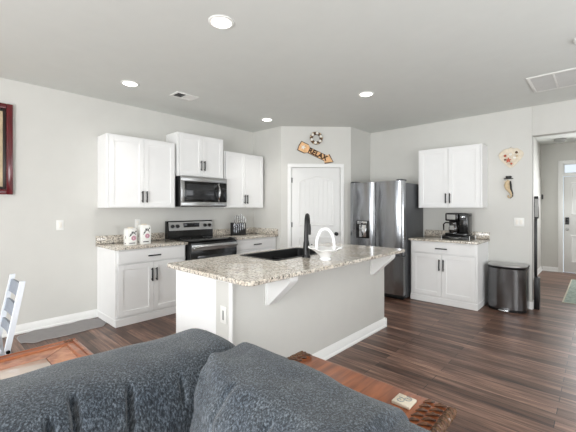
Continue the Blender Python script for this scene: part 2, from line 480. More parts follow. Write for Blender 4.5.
for (u0, u1, z0, z1) in ((4.0605, 4.09, 2.0905, 2.2995), (4.95, 4.9795, 2.0905, 2.2995), (4.09, 4.95, 2.0905, 2.115), (4.09, 4.95, 2.28, 2.2995)): b.box(u0, u1, -0.08, -0.03, z0, z1)
w4 = struct(b, 'window_4', M['trim'])
b2.build('pane', M['glass'], w4)

# ------------------------------------------------------------------ cabinets


def shaker(T, u0, u1, d, z0, z1, parent, name='door', t=0.02, st=0.058):
    b = MB(T)
    b.box(u0, u1, d, d + t - 0.009, z0, z1)
    e = d + t
    b.box(u0, u0 + st, d + 0.002, e, z0, z1, 0.0015, seg=1); b.box(u1 - st, u1, d + 0.002, e, z0, z1, 0.0015, seg=1)
    b.box(u0 + st, u1 - st, d + 0.002, e, z0, z0 + st, 0.0015, seg=1); b.box(u0 + st, u1 - st, d + 0.002, e, z1 - st, z1, 0.0015, seg=1)
    return b.build(name, M['white'], parent)


def pull(T, u, z, d, length, vertical, parent):
    b = MB(T); h = length / 2
    if vertical:
        b.box(u - 0.008, u + 0.008, d + 0.024, d + 0.034, z - h, z + h, 0.002)
        for s in (-1, 1): b.box(u - 0.005, u + 0.005, d, d + 0.026, z + s * (h - 0.02) - 0.005, z + s * (h - 0.02) + 0.005)
    else:
        b.box(u - h, u + h, d + 0.024, d + 0.034, z - 0.008, z + 0.008, 0.002)
        for s in (-1, 1): b.box(u + s * (h - 0.02) - 0.005, u + s * (h - 0.02) + 0.005, d, d + 0.026, z - 0.005, z + 0.005)
    return b.build('handle', M['blackm'], parent, 'black bar handle')


def sub_pull(T, u, z, d, length, vertical, door):
    return pull(T, u, z, d, length, vertical, door)


def upper(T, label, u0, u1, z0, z1, depth=0.33, hz=None, low=True):
    c = T((u0 + u1) / 2, 0.002, z0)
    t = thing('wall_cabinet', label, 'cabinet', c)
    fd_ = depth - 0.02
    b = MB(T); b.box(u0, u1, 0.002, fd_, z0, z1, 0.002, seg=1); b.build('body', M['white'], t)
    m = (u0 + u1) / 2; r = 0.022
    hz = hz if hz else z0 + 0.14
    for a0, a1, hu in ((u0 + r, m - 0.002, m - 0.028), (m + 0.002, u1 - r, m + 0.028)):
        dd = shaker(T, a0, a1, fd_, z0 + 0.012, z1 - 0.022, t)
        sub_pull(T, hu, hz, depth, 0.145, True, dd)
    return t


def base(T, label, u0, u1, depth=0.61):
    c = T((u0 + u1) / 2, 0.002, 0)
    t = thing('base_cabinet', label, 'cabinet', c)
    fd_ = depth - 0.02; m = (u0 + u1) / 2; r = 0.025
    b = MB(T); b.box(u0, u1, 0.002, fd_, 0.001, 0.884, 0.002, seg=1); b.build('body', M['white'], t)
    b = MB(T); b.box(u0 - 0.004, u1 + 0.004, 0.004, fd_ + 0.012, 0.001, 0.088, 0.004, seg=1); b.build('toe_board', M['white'], t)
    b = MB(T); b.box(u0 + r, u1 - r, fd_, depth, 0.722, 0.868, 0.002, seg=1); dw = b.build('drawer', M['white'], t)
    sub_pull(T, m, 0.790, depth, 0.16, False, dw)
    for a0, a1, hu in ((u0 + r, m - 0.002, m - 0.028), (m + 0.002, u1 - r, m + 0.028)):
        dd = shaker(T, a0, a1, fd_, 0.112, 0.706, t)
        sub_pull(T, hu, 0.558, depth, 0.16, True, dd)
    return t


def counter(T, label, u0, u1, depth, splash):
    b = MB(T); b.box(u0, u1, 0.002, depth, 0.8855, 0.915, 0.004)
    o = tag(b.build('countertop', M['granite']), label, 'countertop')
    for (a0, a1, d0, d1) in splash:
        s_ = MB(T); s_.box(a0, a1, d0, d1, 0.9155, 1.015, 0.003); s_.build('backsplash', M['granite'], o)
    return o


UB, UT = 1.370, 2.266
upper(TL, 'wide white two-door wall cabinet left of the microwave', 1.484, 2.372, UB, UT)
upper(TL, 'short white two-door wall cabinet mounted above the microwave', 2.396, 3.176, 1.815, 2.432, 0.345, hz=1.985)
upper(TL, 'white two-door wall cabinet above the knife block', 3.200, 4.040, UB, UT)
upper(TB, 'white two-door wall cabinet above the coffee maker', 2.552, 3.440, UB, UT)
base(TL, 'white base cabinet with drawer left of the stove', 1.480, 2.366)
base(TL, 'white base cabinet with drawer between stove and pantry wall', 3.166, 4.072)
base(TB, 'white base cabinet with drawer between refrigerator and trash can', 2.548, 3.448)
counter(TL, 'speckled granite countertop holding the two floral canisters', 1.462, 2.370, 0.645, [(1.462, 2.370, 0.002, 0.022)])
counter(TL, 'speckled granite countertop holding the knife block', 3.161, 4.0785, 0.645, [(3.161, 4.0785, 0.002, 0.022), (4.0575, 4.0785, 0.0225, 0.640)])
counter(TB, 'speckled granite countertop holding the coffee maker', 2.535, 3.468, 0.645, [(2.535, 3.468, 0.002, 0.022)])

# ------------------------------------------------------------------ microwave
U0, U1 = 2.400, 3.172
mw = thing('microwave', 'stainless steel over-the-range microwave under the short wall cabinet', 'microwave', (0.02, 2.786, 1.385))
b = MB(TL); b.box(U0, U1, 0.003, 0.385, 1.385, 1.812, 0.004); b.build('body', M['black'], mw)
b = MB(TL)
b.box(U0, U1, 0.3855, 0.425, 1.742, 1.812, 0.006); b.box(U0, U1, 0.3855, 0.425, 1.392, 1.455, 0.006); b.box(U0, U0 + 0.05, 0.3855, 0.425, 1.453, 1.744, 0.004); b.box(U1 - 0.15, U1 - 0.14, 0.3855, 0.424, 1.453, 1.744, 0.002)
b.build('door_frame', M['steel_h'], mw)
b = MB(TL); b.box(U0 + 0.05, U1 - 0.15, 0.3855, 0.416, 1.4555, 1.7415, 0.003); win = b.build('door_window', M['black'], mw)
b = MB(TL); b.box(U0 + 0.085, U1 - 0.215, 0.416, 0.418, 1.49, 1.705, 0.001); b.build('mesh_screen', M['ovenglass'], win)
b = MB(TL); b.box(U1 - 0.14, U1, 0.3855, 0.421, 1.4555, 1.7415, 0.003); pn = b.build('control_panel', M['black'], mw)
b = MB(TL); b.box(U1 - 0.085, U1 - 0.03, 0.421, 0.4225, 1.64, 1.665); b.build('display', M['ovenglass'], pn)
b = MB(TL); b.tube([(U1 - 0.165 + 0.0, 0.422, 1.715)] + [(U1 - 0.165, 0.425 + 0.045 * math.sin(math.pi * k / 8) ** 0.7, 1.715 - 0.235 * k / 8) for k in range(1, 8)] + [(U1 - 0.165, 0.422, 1.48)], 0.013); b.build('handle', M['chrome'], mw)

# ------------------------------------------------------------------ range
R0, R1 = 2.380, 3.148
rg = thing('stove', 'stainless and black electric range between the left base cabinets', 'stove', (0.33, 2.764, 0))
b = MB(TL); b.box(R0, R1, 0.025, 0.655, 0.001, 0.905, 0.004); b.build('body', M['black'], rg)
b = MB(TL); b.box(R0 - 0.004, R1 + 0.004, 0.075, 0.690, 0.9165, 0.930, 0.004); ck = b.build('cooktop', M['blackg'], rg)
for (u, d, r) in ((2.57, 0.24, 0.075), (2.95, 0.24, 0.075), (2.57, 0.52, 0.10), (2.95, 0.52, 0.09)):
    b = MB(TL); b.lathe([(r - 0.004, 0.9302), (r - 0.004, 0.9308), (r, 0.9308), (r, 0.9302)], (u, d, 0), seg=28, cap=False); b.build('burner_ring', M['dark'], ck)
b = MB(TL); b.prism([(0.006, 0.9165), (0.085, 0.9165), (0.085, 1.005), (0.062, 1.165), (0.055, 1.175), (0.006, 1.175)], R0, R1, axis=0)
bg = b.build('backguard', M['black'], rg)
b = MB(TL); b.prism([(0.0835, 1.035), (0.0865, 1.035), (0.0655, 1.160), (0.0625, 1.160)], R0 + 0.02, R1 - 0.004, axis=0); b.build('control_plate', M['steel_h'], bg)
for u in (2.455, 2.535, 3.000, 3.085):
    b = MB(TL); b.lathe([(0.026, 0.072), (0.026, 0.095), (0.021, 0.108), (0.004, 0.110)], (u, 0, 1.098), axis=1, seg=16); b.build('burner_knob', M['black'], rg)
b = MB(TL); b.box(2.635, 2.905, 0.070, 0.0795, 1.075, 1.140, 0.002); b.build('display', M['display'], rg)
b = MB(TL); b.box(R0 + 0.004, R1 - 0.004, 0.656, 0.700, 0.225, 0.902, 0.006); dd = b.build('oven_door', M['black'], rg)
b = MB(TL); b.box(R0 + 0.10, R1 - 0.10, 0.700, 0.703, 0.40, 0.72, 0.001); b.build('window', M['ovenglass'], dd)
b = MB(TL); b.box(R0 + 0.012, R1 - 0.012, 0.7005, 0.706, 0.795, 0.872, 0.002); b.tube([(R0 + 0.03, 0.742, 0.845), (R1 - 0.03, 0.742, 0.845)], 0.017, 12)
for u in (R0 + 0.06, R1 - 0.06): b.tube([(u, 0.70, 0.845), (u, 0.742, 0.845)], 0.011)
b.build('handle', M['steel_h'], dd)
b = MB(TL); b.box(R0 + 0.004, R1 - 0.004, 0.656, 0.695, 0.06, 0.215, 0.005); b.build('drawer', M['steel_h'], rg)

# ------------------------------------------------------------------ refrigerator
fr = thing('refrigerator', 'grey stainless french-door refrigerator beside the pantry', 'refrigerator', (2.06, 5.2, 0))
FX0, FX1, FM = 1.600, 2.515, 2.0545
b = MB(); b.box(FX0, FX1, 4.885, 5.56, 0.02, 1.745, 0.006); b.build('body', M['grey_side'], fr)


def fdoor(x0, x1, z0, z1, yf, yb, bulge, twist):
    b = MB(); rings = []
    nz, nx = 16, 20
    for i in range(nz + 1):
        z = z0 + (z1 - z0) * i / nz
        ring = [(x0, yb, z)]
        for k in range(nx + 1):
            s = k / nx
            e = 1 - abs(2 * s - 1) ** 6
            w = twist * math.sin(2.6 * (z - z0) / 0.9 + 3.2 * s) * e
            ring.append((x0 + (x1 - x0) * s, yf + 0.022 * (1 - e) - bulge * (1 - (2 * s - 1) ** 2) + w, z))
        ring.append((x1, yb, z)); rings.append(ring)
    b.loft(rings); return b


zb = 0.655
ld = fdoor(FX0 + 0.002, FM - 0.003, zb + 0.006, 1.775, 4.785, 4.880, 0.016, 0.004).build('door', M['steel'], fr, 'stainless left door with water dispenser')
fdoor(FM + 0.003, FX1 - 0.001, zb + 0.006, 1.775, 4.785, 4.880, 0.016, 0.004).build('door', M['steel'], fr, 'stainless right door')
fdoor(FX0 + 0.002, FX1 - 0.001, 0.07, zb - 0.006, 4.785, 4.880, 0.016, 0.003).build('freezer_drawer', M['steel'], fr)
b = MB(); b.box(FX0 + 0.02, FX1 - 0.02, 4.82, 4.884, 0.004, 0.066, 0.004); b.build('kick_grille', M['blackm'], fr)
for x in (FX0 + 0.05, FX1 - 0.07):
    b = MB(); b.box(x - 0.04, x + 0.05, 4.80, 4.96, 1.7755, 1.798, 0.005); b.build('hinge_cover', M['dark'], fr)
b = MB()
b.box(1.735, 1.965, 4.762, 4.770, 0.885, 1.165, 0.004)
dp = b.build('dispenser', M['black'], fr)
b = MB(); b.box(1.765, 1.94, 4.752, 4.762, 1.115, 1.155, 0.003); b.box(1.80, 1.92, 4.755, 4.762, 0.905, 1.10, 0.003); b.build('chute', M['chrome'], dp)

# ------------------------------------------------------------------ island
isl = thing('kitchen_island', 'white kitchen island with grey painted knee wall', 'kitchen island', (2.4, 2.5, 0))
IY0, IY1 = 1.420, 3.610
b = MB()
b.box(2.062, 2.076, IY0, IY1, 0.001, 0.884); b.box(2.076, 2.625, IY0, IY0 + 0.02, 0.001, 0.884); b.box(2.076, 2.625, IY1 - 0.02, IY1, 0.001, 0.884); b.box(2.605, 2.625, IY0 + 0.02, IY1 - 0.02, 0.001, 0.884); b.box(2.076, 2.605, IY0 + 0.02, IY1 - 0.02, 0.05, 0.07)
b.build('cabinet_body', M['white'], isl)
kd = 0
for k in range(4):
    a0 = IY0 + 0.03 + k * (IY1 - IY0 - 0.06) / 4; a1 = a0 + (IY1 - IY0 - 0.06) / 4 - 0.006
    dd = shaker(lambda u, d, z: (2.062 - d, u, z), a0, a1, 0.0, 0.12, 0.868, isl)
    sub_pull(lambda u, d, z: (2.062 - d, u, z), a0 + 0.05 if k % 2 else a1 - 0.05, 0.74, 0.02, 0.16, True, dd)
b = MB(); b.box(2.6255, 2.813, IY0 - 0.002, IY1 + 0.002, 0.001, 0.884, 0.003); b.build('knee_wall', M['wall'], isl)
b = MB(); b.box(2.8135, 2.826, IY0 - 0.004, IY1, 0.855, 0.8845, 0.003); b.box(2.79, 2.826, IY0 - 0.016, IY0 - 0.0025, 0.112, 0.8845, 0.003); b.box(2.62, 2.79, IY0 - 0.012, IY0 - 0.0025, 0.855, 0.8845, 0.003); b.build('corner_trim', M['trim'], isl)
b = MB()
prof = [(0, 0.001), (0.024, 0.001), (0.024, 0.018), (0.014, 0.028), (0.014, 0.076), (0.006, 0.090), (0.004, 0.100), (0, 0.100)]
b.prism([(2.8135 + p[0], p[1]) for p in prof], IY0 - 0.002, IY1 + 0.016, axis=1)
b.build('base_moulding', M['trim'], isl)
b = MB(); b.box(2.62, 2.836, IY0 - 0.018, IY0 - 0.003, 0.001, 0.100, 0.004); b.build('base_moulding', M['trim'], isl)
b = MB(); b.box(2.62, 2.836, IY1 + 0.003, IY1 + 0.022, 0.001, 0.100, 0.004); b.build('base_moulding', M['trim'], isl)
for yc in (1.775, 3.335):
    b = MB()
    b.box(2.8135, 2.830, yc - 0.055, yc + 0.055, 0.645, 0.884, 0.003)
    b.prism([(2.8305, 0.884), (2.8305, 0.655), (2.845, 0.650), (3.045, 0.835), (3.055, 0.855), (3.055, 0.884)], yc - 0.045, yc + 0.045, axis=1)
    b.build('bracket', M['trim'], isl, 'white triangular corbel')
b = MB(); b.box(2.685, 2.755, IY0 - 0.008, IY0 - 0.0025, 0.565, 0.685, 0.003); op = b.build('outlet_plate', M['plate'], isl)
b = MB(); b.box(2.712, 2.730, IY0 - 0.0105, IY0 - 0.008, 0.59, 0.655, 0.002); b.build('socket', M['vent'], op)

# island countertop with sink cut-out
CX0, CX1, CY0, CY1 = 2.030, 3.080, 1.335, 3.610
SX0, SX1, SY0, SY1 = 2.130, 2.592, 2.060, 2.880


def rrect(x0, x1, y0, y1, r, n=6):
    P = []
    for cx, cy, a in ((x1 - r, y1 - r, 0), (x0 + r, y1 - r, 90), (x0 + r, y0 + r, 180), (x1 - r, y0 + r, 270)):
        for k in range(n + 1):
            t = math.radians(a + 90 * k / n); P.append((cx + r * math.cos(t), cy + r * math.sin(t)))
    return P


b = MB()
outer = rrect(CX0, CX1, CY0, CY1, 0.06); inner = rrect(SX0, SX1, SY0, SY1, 0.03)
for (z0, z1) in ((0.8855, 0.915),):
    e = 0.004
    of = lambda ins: rrect(CX0 + ins, CX1 - ins, CY0 + ins, CY1 - ins, 0.06 - ins)
    seq = [(inner, z0), (outer_ := of(e), z0), (of(0), z0 + e), (of(0), z1 - e), (of(e), z1), (inner, z1), (inner, z0)]
    b.loft([[(p[0], p[1], z) for p in pl] for pl, z in seq], cap=False)
bmesh.ops.remove_doubles(b.bm, verts=b.bm.verts, dist=1e-6)
tag(b.build('island_countertop', M['granite']), 'long speckled granite countertop with overhang on the island', 'countertop')
sk = thing('sink', 'black undermount double-bowl sink set in the island countertop', 'sink', (2.34, 2.47, 0.70))
b = MB()
g = 0.002
inn = lambda i, z: [(p[0], p[1], z) for p in rrect(SX0 + g + i, SX1 - g - i, SY0 + g + i, SY1 - g - i, 0.028)]
b.loft([inn(0, 0.70), inn(0, 0.9165), inn(0.014, 0.9165), inn(0.018, 0.72), inn(0.04, 0.715)])
b.build('basin', M['sinkm'], sk)
b = MB(); b.loft([inn(-0.022, 0.9155), inn(-0.020, 0.919), inn(0.008, 0.919), inn(0.010, 0.917)], cap=False); b.build('rim', M['sinkm'], sk)
b = MB(); b.box(SX0 + 0.022, SX1 - 0.022, 2.455, 2.475, 0.722, 0.86, 0.006); b.build('divider', M['sinkm'], sk)
for yy in (2.26, 2.67):
    b = MB(); b.lathe([(0.042, 0.7155), (0.042, 0.719), (0.02, 0.718)], (2.34, yy, 0), seg=20); b.build('drain', M['steel_h'], sk)

fc = thing('faucet', 'tall black pull-down faucet behind the island sink', 'faucet', (2.662, 2.385, 0.9155))
fx, fy = 2.662, 2.385
dv = Vector((-0.55, 0.835, 0))
b = MB(); b.lathe([(0.040, 0.9155), (0.040, 0.926), (0.031, 0.936), (0.028, 1.04), (0.022, 1.07)], (fx, fy, 0), seg=18); b.build('base', M['blackm'], fc)
pts = [(fx, fy, 1.06), (fx, fy, 1.20)]; Rr = 0.085
for k in range(0, 11):
    a = math.pi * k / 10
    c_ = Vector((fx, fy, 1.215)) + dv * (Rr - Rr * math.cos(a)); pts.append((c_.x, c_.y, 1.215 + Rr * math.sin(a)))
b = MB(); b.tube(pts, [0.022, 0.019] + [0.018] * 11, 14); b.build('spout', M['blackm'], fc)
e_ = Vector((fx, fy, 0)) + dv * (2 * Rr)
b = MB(); b.tube([(e_.x, e_.y, 1.212), (e_.x, e_.y, 1.16), (e_.x, e_.y, 1.11)], [0.023, 0.027, 0.025], 14); b.build('spray_head', M['blackm'], fc)
b = MB(); b.tube([(fx, fy + 0.02, 0.985), (fx - 0.01, fy + 0.05, 0.99), (fx - 0.03, fy + 0.12, 1.02)], [0.010, 0.008, 0.007]); b.build('lever', M['blackm'], fc)

# white glass basket
bk = thing('basket', 'white ruffled milk-glass basket with tall arched handle on the island', 'basket', (2.885, 2.375, 0.9155))
bx, by = 2.885, 2.375
b = MB(); rings = []
prof = [(0.050, 0.0005), (0.050, 0.012), (0.042, 0.020), (0.060, 0.045), (0.098, 0.076), (0.150, 0.104), (0.147, 0.109), (0.093, 0.085), (0.050, 0.052), (0.010, 0.040)]
for i, (r, z) in enumerate(prof):
    ring = []
    for k in range(72):
        a = k * 2 * math.pi / 72
        ruf = max(0, (z - 0.06) / 0.06)
        rr_ = r * (1 + 0.05 * ruf * math.sin(8 * a)); zz = z + 0.006 * ruf * math.cos(8 * a) + 0.012 * ruf * math.cos(2 * (a - 0.75))
        ring.append((bx + rr_ * math.cos(a), by + rr_ * math.sin(a), 0.9155 + zz))
    rings.append(ring)
b.loft(rings); b.build('bowl', M['milk'], bk)
hd = Vector((0.734, 0.679, 0))
b = MB(); b.tube([tuple(Vector((bx, by, 0.9155 + 0.085)) + hd * (0.078 * math.cos(math.pi * k / 20)) + Vector((0, 0, 0.185 * math.sin(math.pi * k / 20) ** 0.75))) for k in range(21)], 0.013, 10); b.build('handle', M['milk'], bk)

# ------------------------------------------------------------------ things on the left counters


def canister(label, x0, x1, y0, y1, z1):
    t = thing('canister', label, 'canister', ((x0 + x1) / 2, (y0 + y1) / 2, 0.9155), 'floral canisters')
    b = MB(); b.box(x0, x1, y0, y1, 0.9155, z1, 0.008); b.build('body', M['plate'], t)
    b = MB(); b.box(x0 + 0.006, x1 - 0.006, y0 + 0.006, y1 - 0.006, z1 + 0.0005, z1 + 0.014, 0.005); ld_ = b.build('lid', M['plate'], t)
    b = MB(); b.box((x0 + x1) / 2 - 0.014, (x0 + x1) / 2 + 0.014, (y0 + y1) / 2 - 0.03, (y0 + y1) / 2 + 0.03, z1 + 0.0145, z1 + 0.028, 0.005); b.build('knob', M['shell'], ld_)
    T = lambda u, d, z: (x1 + d, u, z)
    ym = (y0 + y1) / 2; h = z1 - 0.9155
    b = MB(T)
    for k in range(7):
        a = k * 2 * math.pi / 7
        b.lathe([(0.013, 0.0002), (0.011, 0.0018)], (ym + 0.018 + 0.018 * math.cos(a), 0, 0.9155 + h * 0.46 + 0.018 * math.sin(a)), axis=1, seg=8)
    b.build('flower_motif', M['pink'], t)
    b = MB(T)
    for (u0, w0, u1, w1) in ((-0.035, 0.55, 0.0, 0.74), (0.0, 0.74, 0.035, 0.84), (0.01, 0.82, 0.045, 0.66), (-0.02, 0.72, 0.02, 0.88)):
        b.tube([(ym + u0, 0.0008, 0.9155 + h * w0), (ym + (u0 + u1) / 2 + 0.004, 0.0008, 0.9155 + h * (w0 + w1) / 2), (ym + u1, 0.0008, 0.9155 + h * w1)], 0.0032, 6)
    for (u, w) in ((0.0, 0.84), (0.03, 0.78), (-0.02, 0.66), (0.045, 0.88)):
        b.lathe([(0.009, 0.0002), (0.007, 0.0016)], (ym + u, 0, 0.9155 + h * w), axis=1, seg=7)
    b.build('leaf_motif', M['ink'], t)
    b = MB(T); b.box(ym - 0.035, ym + 0.035, 0.0002, 0.0015, 0.9155 + h * 0.12, 0.9155 + h * 0.17); b.build('caption_band', M['ink'], t)
    Ts = lambda u, d, z: (u, y0 - d, z)
    b = MB(Ts); b.box((x0 + x1) / 2 - 0.02, (x0 + x1) / 2 + 0.02, 0.0002, 0.0015, 0.9155 + h * 0.10, 0.9155 + h * 0.15); b.build('caption_band', M['ink'], t); b = MB(Ts); b.tube([((x0 + x1) / 2, 0.0008, 0.9155 + h * 0.4), ((x0 + x1) / 2 + 0.012, 0.0008, 0.9155 + h * 0.6)], 0.003, 6); b.build('side_motif', M['ink'], t)
    return t


canister('shorter white floral canister, the one farther from the stove', 0.385, 0.500, 1.650, 1.765, 1.105)
canister('taller white floral canister, the one nearer the stove', 0.375, 0.490, 1.815, 1.945, 1.140)

kb = thing('knife_block', 'black upright knife block on the counter right of the stove', 'knife block', (0.20, 3.575, 0.9155))
b = MB(); b.prism([(0.14, 0.928), (0.205, 0.928), (0.205, 1.115), (0.14, 1.125)], 3.455, 3.735, axis=1); b.build('block', M['blackm'], kb)
b = MB(); b.box(0.12, 0.205, 3.445, 3.745, 0.9155, 0.9275, 0.003); b.build('base', M['blackm'], kb)
kx = lambda z: 0.206
for i, (yy, zt, zb_) in enumerate(((3.485, 1.235, 0.965), (3.525, 1.255, 0.945), (3.570, 1.240, 0.955), (3.615, 1.260, 0.975), (3.660, 1.235, 0.99), (3.700, 1.205, 1.005))):
    kn = thing('kitchen_knife', 'steel knife standing against the front of the black knife block', 'knife', (kx(zb_) + 0.004, yy, zb_), 'knives on the knife block')
    zh = 1.105
    b = MB(); off = 0.0015
    b.loft([[(kx(zb_) + off, yy - 0.001, zb_), (kx(zb_) + off + 0.002, yy - 0.001, zb_), (kx(zb_) + off + 0.002, yy + 0.002, zb_), (kx(zb_) + off, yy + 0.002, zb_)],
            [(kx(zb_ + .03) + off, yy - 0.013, zb_ + .03), (kx(zb_ + .03) + off + 0.002, yy - 0.013, zb_ + .03), (kx(zb_ + .03) + off + 0.002, yy + 0.012, zb_ + .03), (kx(zb_ + .03) + off, yy + 0.012, zb_ + .03)],
            [(kx(zh) + off, yy - 0.015, zh), (kx(zh) + off + 0.002, yy - 0.015, zh), (kx(zh) + off + 0.002, yy + 0.013, zh), (kx(zh) + off, yy + 0.013, zh)]])
    b.build('blade', M['chrome'], kn)
    b = MB(); b.tube([(kx(zh) + 0.007, yy, zh + 0.0005), (kx(zh + .02) + 0.016, yy, zh + 0.02), (kx(zt) + 0.018, yy, zt)], [0.005, 0.013, 0.015], 8); b.build('handle', M['chrome'], kn)

# wall plates


def plate(name, label, cat, T, u, z, w, h, kind):
    t = thing(name, label, cat, T(u, 0.001, z))
    b = MB(T); b.box(u - w / 2, u + w / 2, 0.0005, 0.006, z - h / 2, z + h / 2, 0.002); b.build('cover_plate', M['plate'], t)
    n = 2 if w > 0.1 else 1
    for k in range(n):
        uu = u + (k - (n - 1) / 2) * 0.046
        b = MB(T)
        if kind == 'outlet':
            for s in (-1, 1): b.box(uu - 0.016, uu + 0.016, 0.006, 0.008, z + s * 0.02 - 0.014, z + s * 0.02 + 0.014, 0.001)
            b.build('socket', M['shellw'], t)
        else:
            b.box(uu - 0.016, uu + 0.016, 0.006, 0.009, z - 0.033, z + 0.033, 0.001); b.build('rocker', M['shellw'], t)


plate('wall_outlet', 'white outlet plate on the wall behind the floral canisters', 'outlet', TL, 1.985, 1.155, 0.075, 0.118, 'outlet')
plate('light_switch', 'single white switch plate on the wall near the red framed picture', 'light switch', TL, 1.083, 1.168, 0.075, 0.118, 'switch')
plate('light_switch', 'double white switch plate on the wall above the trash can', 'light switch', TB, 3.822, 1.172, 0.118, 0.118, 'switch')

# ------------------------------------------------------------------ ceiling fixtures
first = None
for i, (x, y, lab) in enumerate(((2.585, 1.495, 'recessed ceiling light nearest the viewer, above the near end of the island'), (0.832, 1.547, 'recessed ceiling light in front of the cabinet left of the microwave'),
                                 (2.570, 3.625, 'recessed ceiling light above the far end of the island, toward the refrigerator'), (0.842, 3.623, 'recessed ceiling light in the corner by the pantry'))):
    if first is None:
        first = t = thing('ceiling_light', lab, 'ceiling light', (x, y, H), 'recessed kitchen lights')
        b = MB(); b.lathe([(0.070, -0.004), (0.076, -0.010), (0.092, -0.006), (0.096, -0.0005), (0.070, -0.0005)], (x, y, H), seg=36, cap=False); b.build('trim_ring', M['plate'], t)
        b = MB(); b.lathe([(0.0695, -0.0012), (0.0695, -0.006), (0.04, -0.0075), (0.005, -0.008)], (x, y, H), seg=36); b.build('lens', M['lens'], t)
        ld0 = bpy.data.lights.new('lamp_light', 'AREA'); ld0.shape = 'DISK'; ld0.size = 0.12; ld0.energy = 3.0; ld0.spread = math.radians(90); ld0.color = (1, 0.97, 0.93)
        lo = bpy.data.objects.new('lamp_light', ld0); C.objects.link(lo); lo.parent = t; lo.location = (0, 0, -0.012)
    else:
        r = first.copy(); C.objects.link(r); r.location = (x, y, H); r['label'] = lab
        for ch in list(first.children):
            c_ = ch.copy(); C.objects.link(c_); c_.parent = r


def grille(name, label, cat, x0, x1, y0, y1, z, bars, nfin, group=None, finx=True, tilt=0.5, frame=0.022):
    t = thing(name, label, cat, ((x0 + x1) / 2, (y0 + y1) / 2, z), group)
    b = MB(); f = frame
    for (a0, a1, c0, c1) in ((x0, x1, y0, y0 + f), (x0, x1, y1 - f, y1), (x0, x0 + f, y0 + f, y1 - f), (x1 - f, x1, y0 + f, y1 - f)): b.box(a0, a1, c0, c1, z - 0.010, z - 0.0005, 0.002)
    for xb in bars: b.box(xb - 0.008, xb + 0.008, y0 + f, y1 - f, z - 0.010, z - 0.0005, 0.002)
    b.build('frame', M['plate'], t)
    b = MB(); b.box(x0 + f, x1 - f, y0 + f, y1 - f, z - 0.0012, z - 0.0006); b.build('backing', M['plate'], t)
    b = MB()
    n = nfin
    for k in range(n):
        yk = y0 + f + (y1 - y0 - 2 * f) * (k + 0.5) / n; w = (y1 - y0 - 2 * f) / n * 0.42
        if finx:
            b.prism([(yk - w, z - 0.0015), (yk - w + 0.0015, z - 0.0015), (yk + w, z - 0.009), (yk + w - 0.0015, z - 0.009)], x0 + f + 0.001, x1 - f - 0.001, axis=0)
    b.build('louvers', M['louver'], t)
    return t


grille('ceiling_vent', 'large white return-air grille on the ceiling near the hall opening', 'vent', 4.065, 4.90, 4.335, 4.930, H, (4.290, 4.51, 4.72), 26, frame=0.03)
# small register: a two-way supply vent
t = thing('ceiling_vent', 'small white two-way supply vent on the ceiling above the left cabinets', 'vent', (0.89, 2.17, H))
b = MB()
for (a0, a1, c0, c1) in ((0.795, 0.99, 2.030, 2.055), (0.795, 0.99, 2.295, 2.320), (0.795, 0.82, 2.055, 2.295), (0.965, 0.99, 2.055, 2.295), (0.82, 0.965, 2.165, 2.18)): b.box(a0, a1, c0, c1, H - 0.009, H - 0.0005, 0.002)
b.build('frame', M['plate'], t)
b = MB(); b.box(0.82, 0.965, 2.055, 2.295, H - 0.0012, H - 0.0006); b.build('backing', M['dark'], t)
b = MB()
for k in range(6):
    yk = 2.063 + k * 0.0185; b.prism([(yk, H - 0.0015), (yk + 0.0015, H - 0.0015), (yk - 0.006, H - 0.009), (yk - 0.0075, H - 0.009)], 0.821, 0.964, axis=0)
b.build('louvers', M['vent'], t)
b = MB()
for k in range(6):
    yk = 2.187 + k * 0.0185; b.prism([(yk, H - 0.0015), (yk + 0.0015, H - 0.0015), (yk + 0.018, H - 0.006), (yk + 0.0165, H - 0.006)], 0.821, 0.964, axis=0)
b.build('louvers', M['plate'], t)
# smoke alarm at the right edge, hall fixture
b = MB(); b.lathe([(0.075, -0.0005), (0.075, -0.02), (0.06, -0.035), (0.02, -0.038)], (4.555, 3.62, H), seg=28)
tag(b.build('smoke_detector', M['plate']), 'round white smoke detector on the ceiling at right edge', 'smoke detector')
t = thing('hall_lamp', 'small grey flush lamp on the hall ceiling before the front door', 'ceiling light', (4.06, 8.6, H))
b = MB(); b.lathe([(0.10, -0.0005), (0.10, -0.03), (0.09, -0.035)], (4.06, 8.6, H), seg=24); b.build('base', M['vent'], t)
b = MB(); b.lathe([(0.085, -0.0355), (0.07, -0.06), (0.02, -0.07)], (4.06, 8.6, H), seg=24); b.build('shade', M['vent'], t)

# ------------------------------------------------------------------ pantry wall decorations
wr = thing('wreath', 'small round brown wreath with white shells above the relax sign', 'wreath', TD(0.594, 0.01, 2.541))
b = MB(TD)
Rn = 48
rings = []
for k in range(Rn):
    a = k * 2 * math.pi / Rn; rm = 0.026 * (1 + 0.12 * math.sin(k * 3.1))
    rings.append([(0.594 + (0.082 + rm * math.cos(c * math.pi / 4)) * math.cos(a), 0.026 + 0.8 * rm * math.sin(c * math.pi / 4), 2.541 + (0.082 + rm * math.cos(c * math.pi / 4)) * math.sin(a)) for c in range(8)])
rings.append(rings[0]); b.loft(rings, cap=False); bmesh.ops.remove_doubles(b.bm, verts=b.bm.verts, dist=1e-6); b.build('ring', M['brown'], wr)
for k in range(6):
    a = 0.35 + k * math.pi / 3
    b = MB(TD); b.ball((0.594 + 0.080 * math.cos(a), 0.052, 2.541 + 0.080 * math.sin(a)), 0.024, (1, 0.5, 1), seg=12); b.build('shell', M['shellw'], wr)
b = MB(TD)
for k in range(9):
    a = 0.8 + k * 2 * math.pi / 9; b.ball((0.594 + 0.098 * math.cos(a), 0.044, 2.541 + 0.098 * math.sin(a)), 0.013, (1, 0.6, 1), seg=8)
b.build('seed_pods', M['tan'], wr)

ang = math.atan2(2.135 - 2.405, 0.88 - 0.315); L = 0.635
cu, cz = 0.350, 2.400


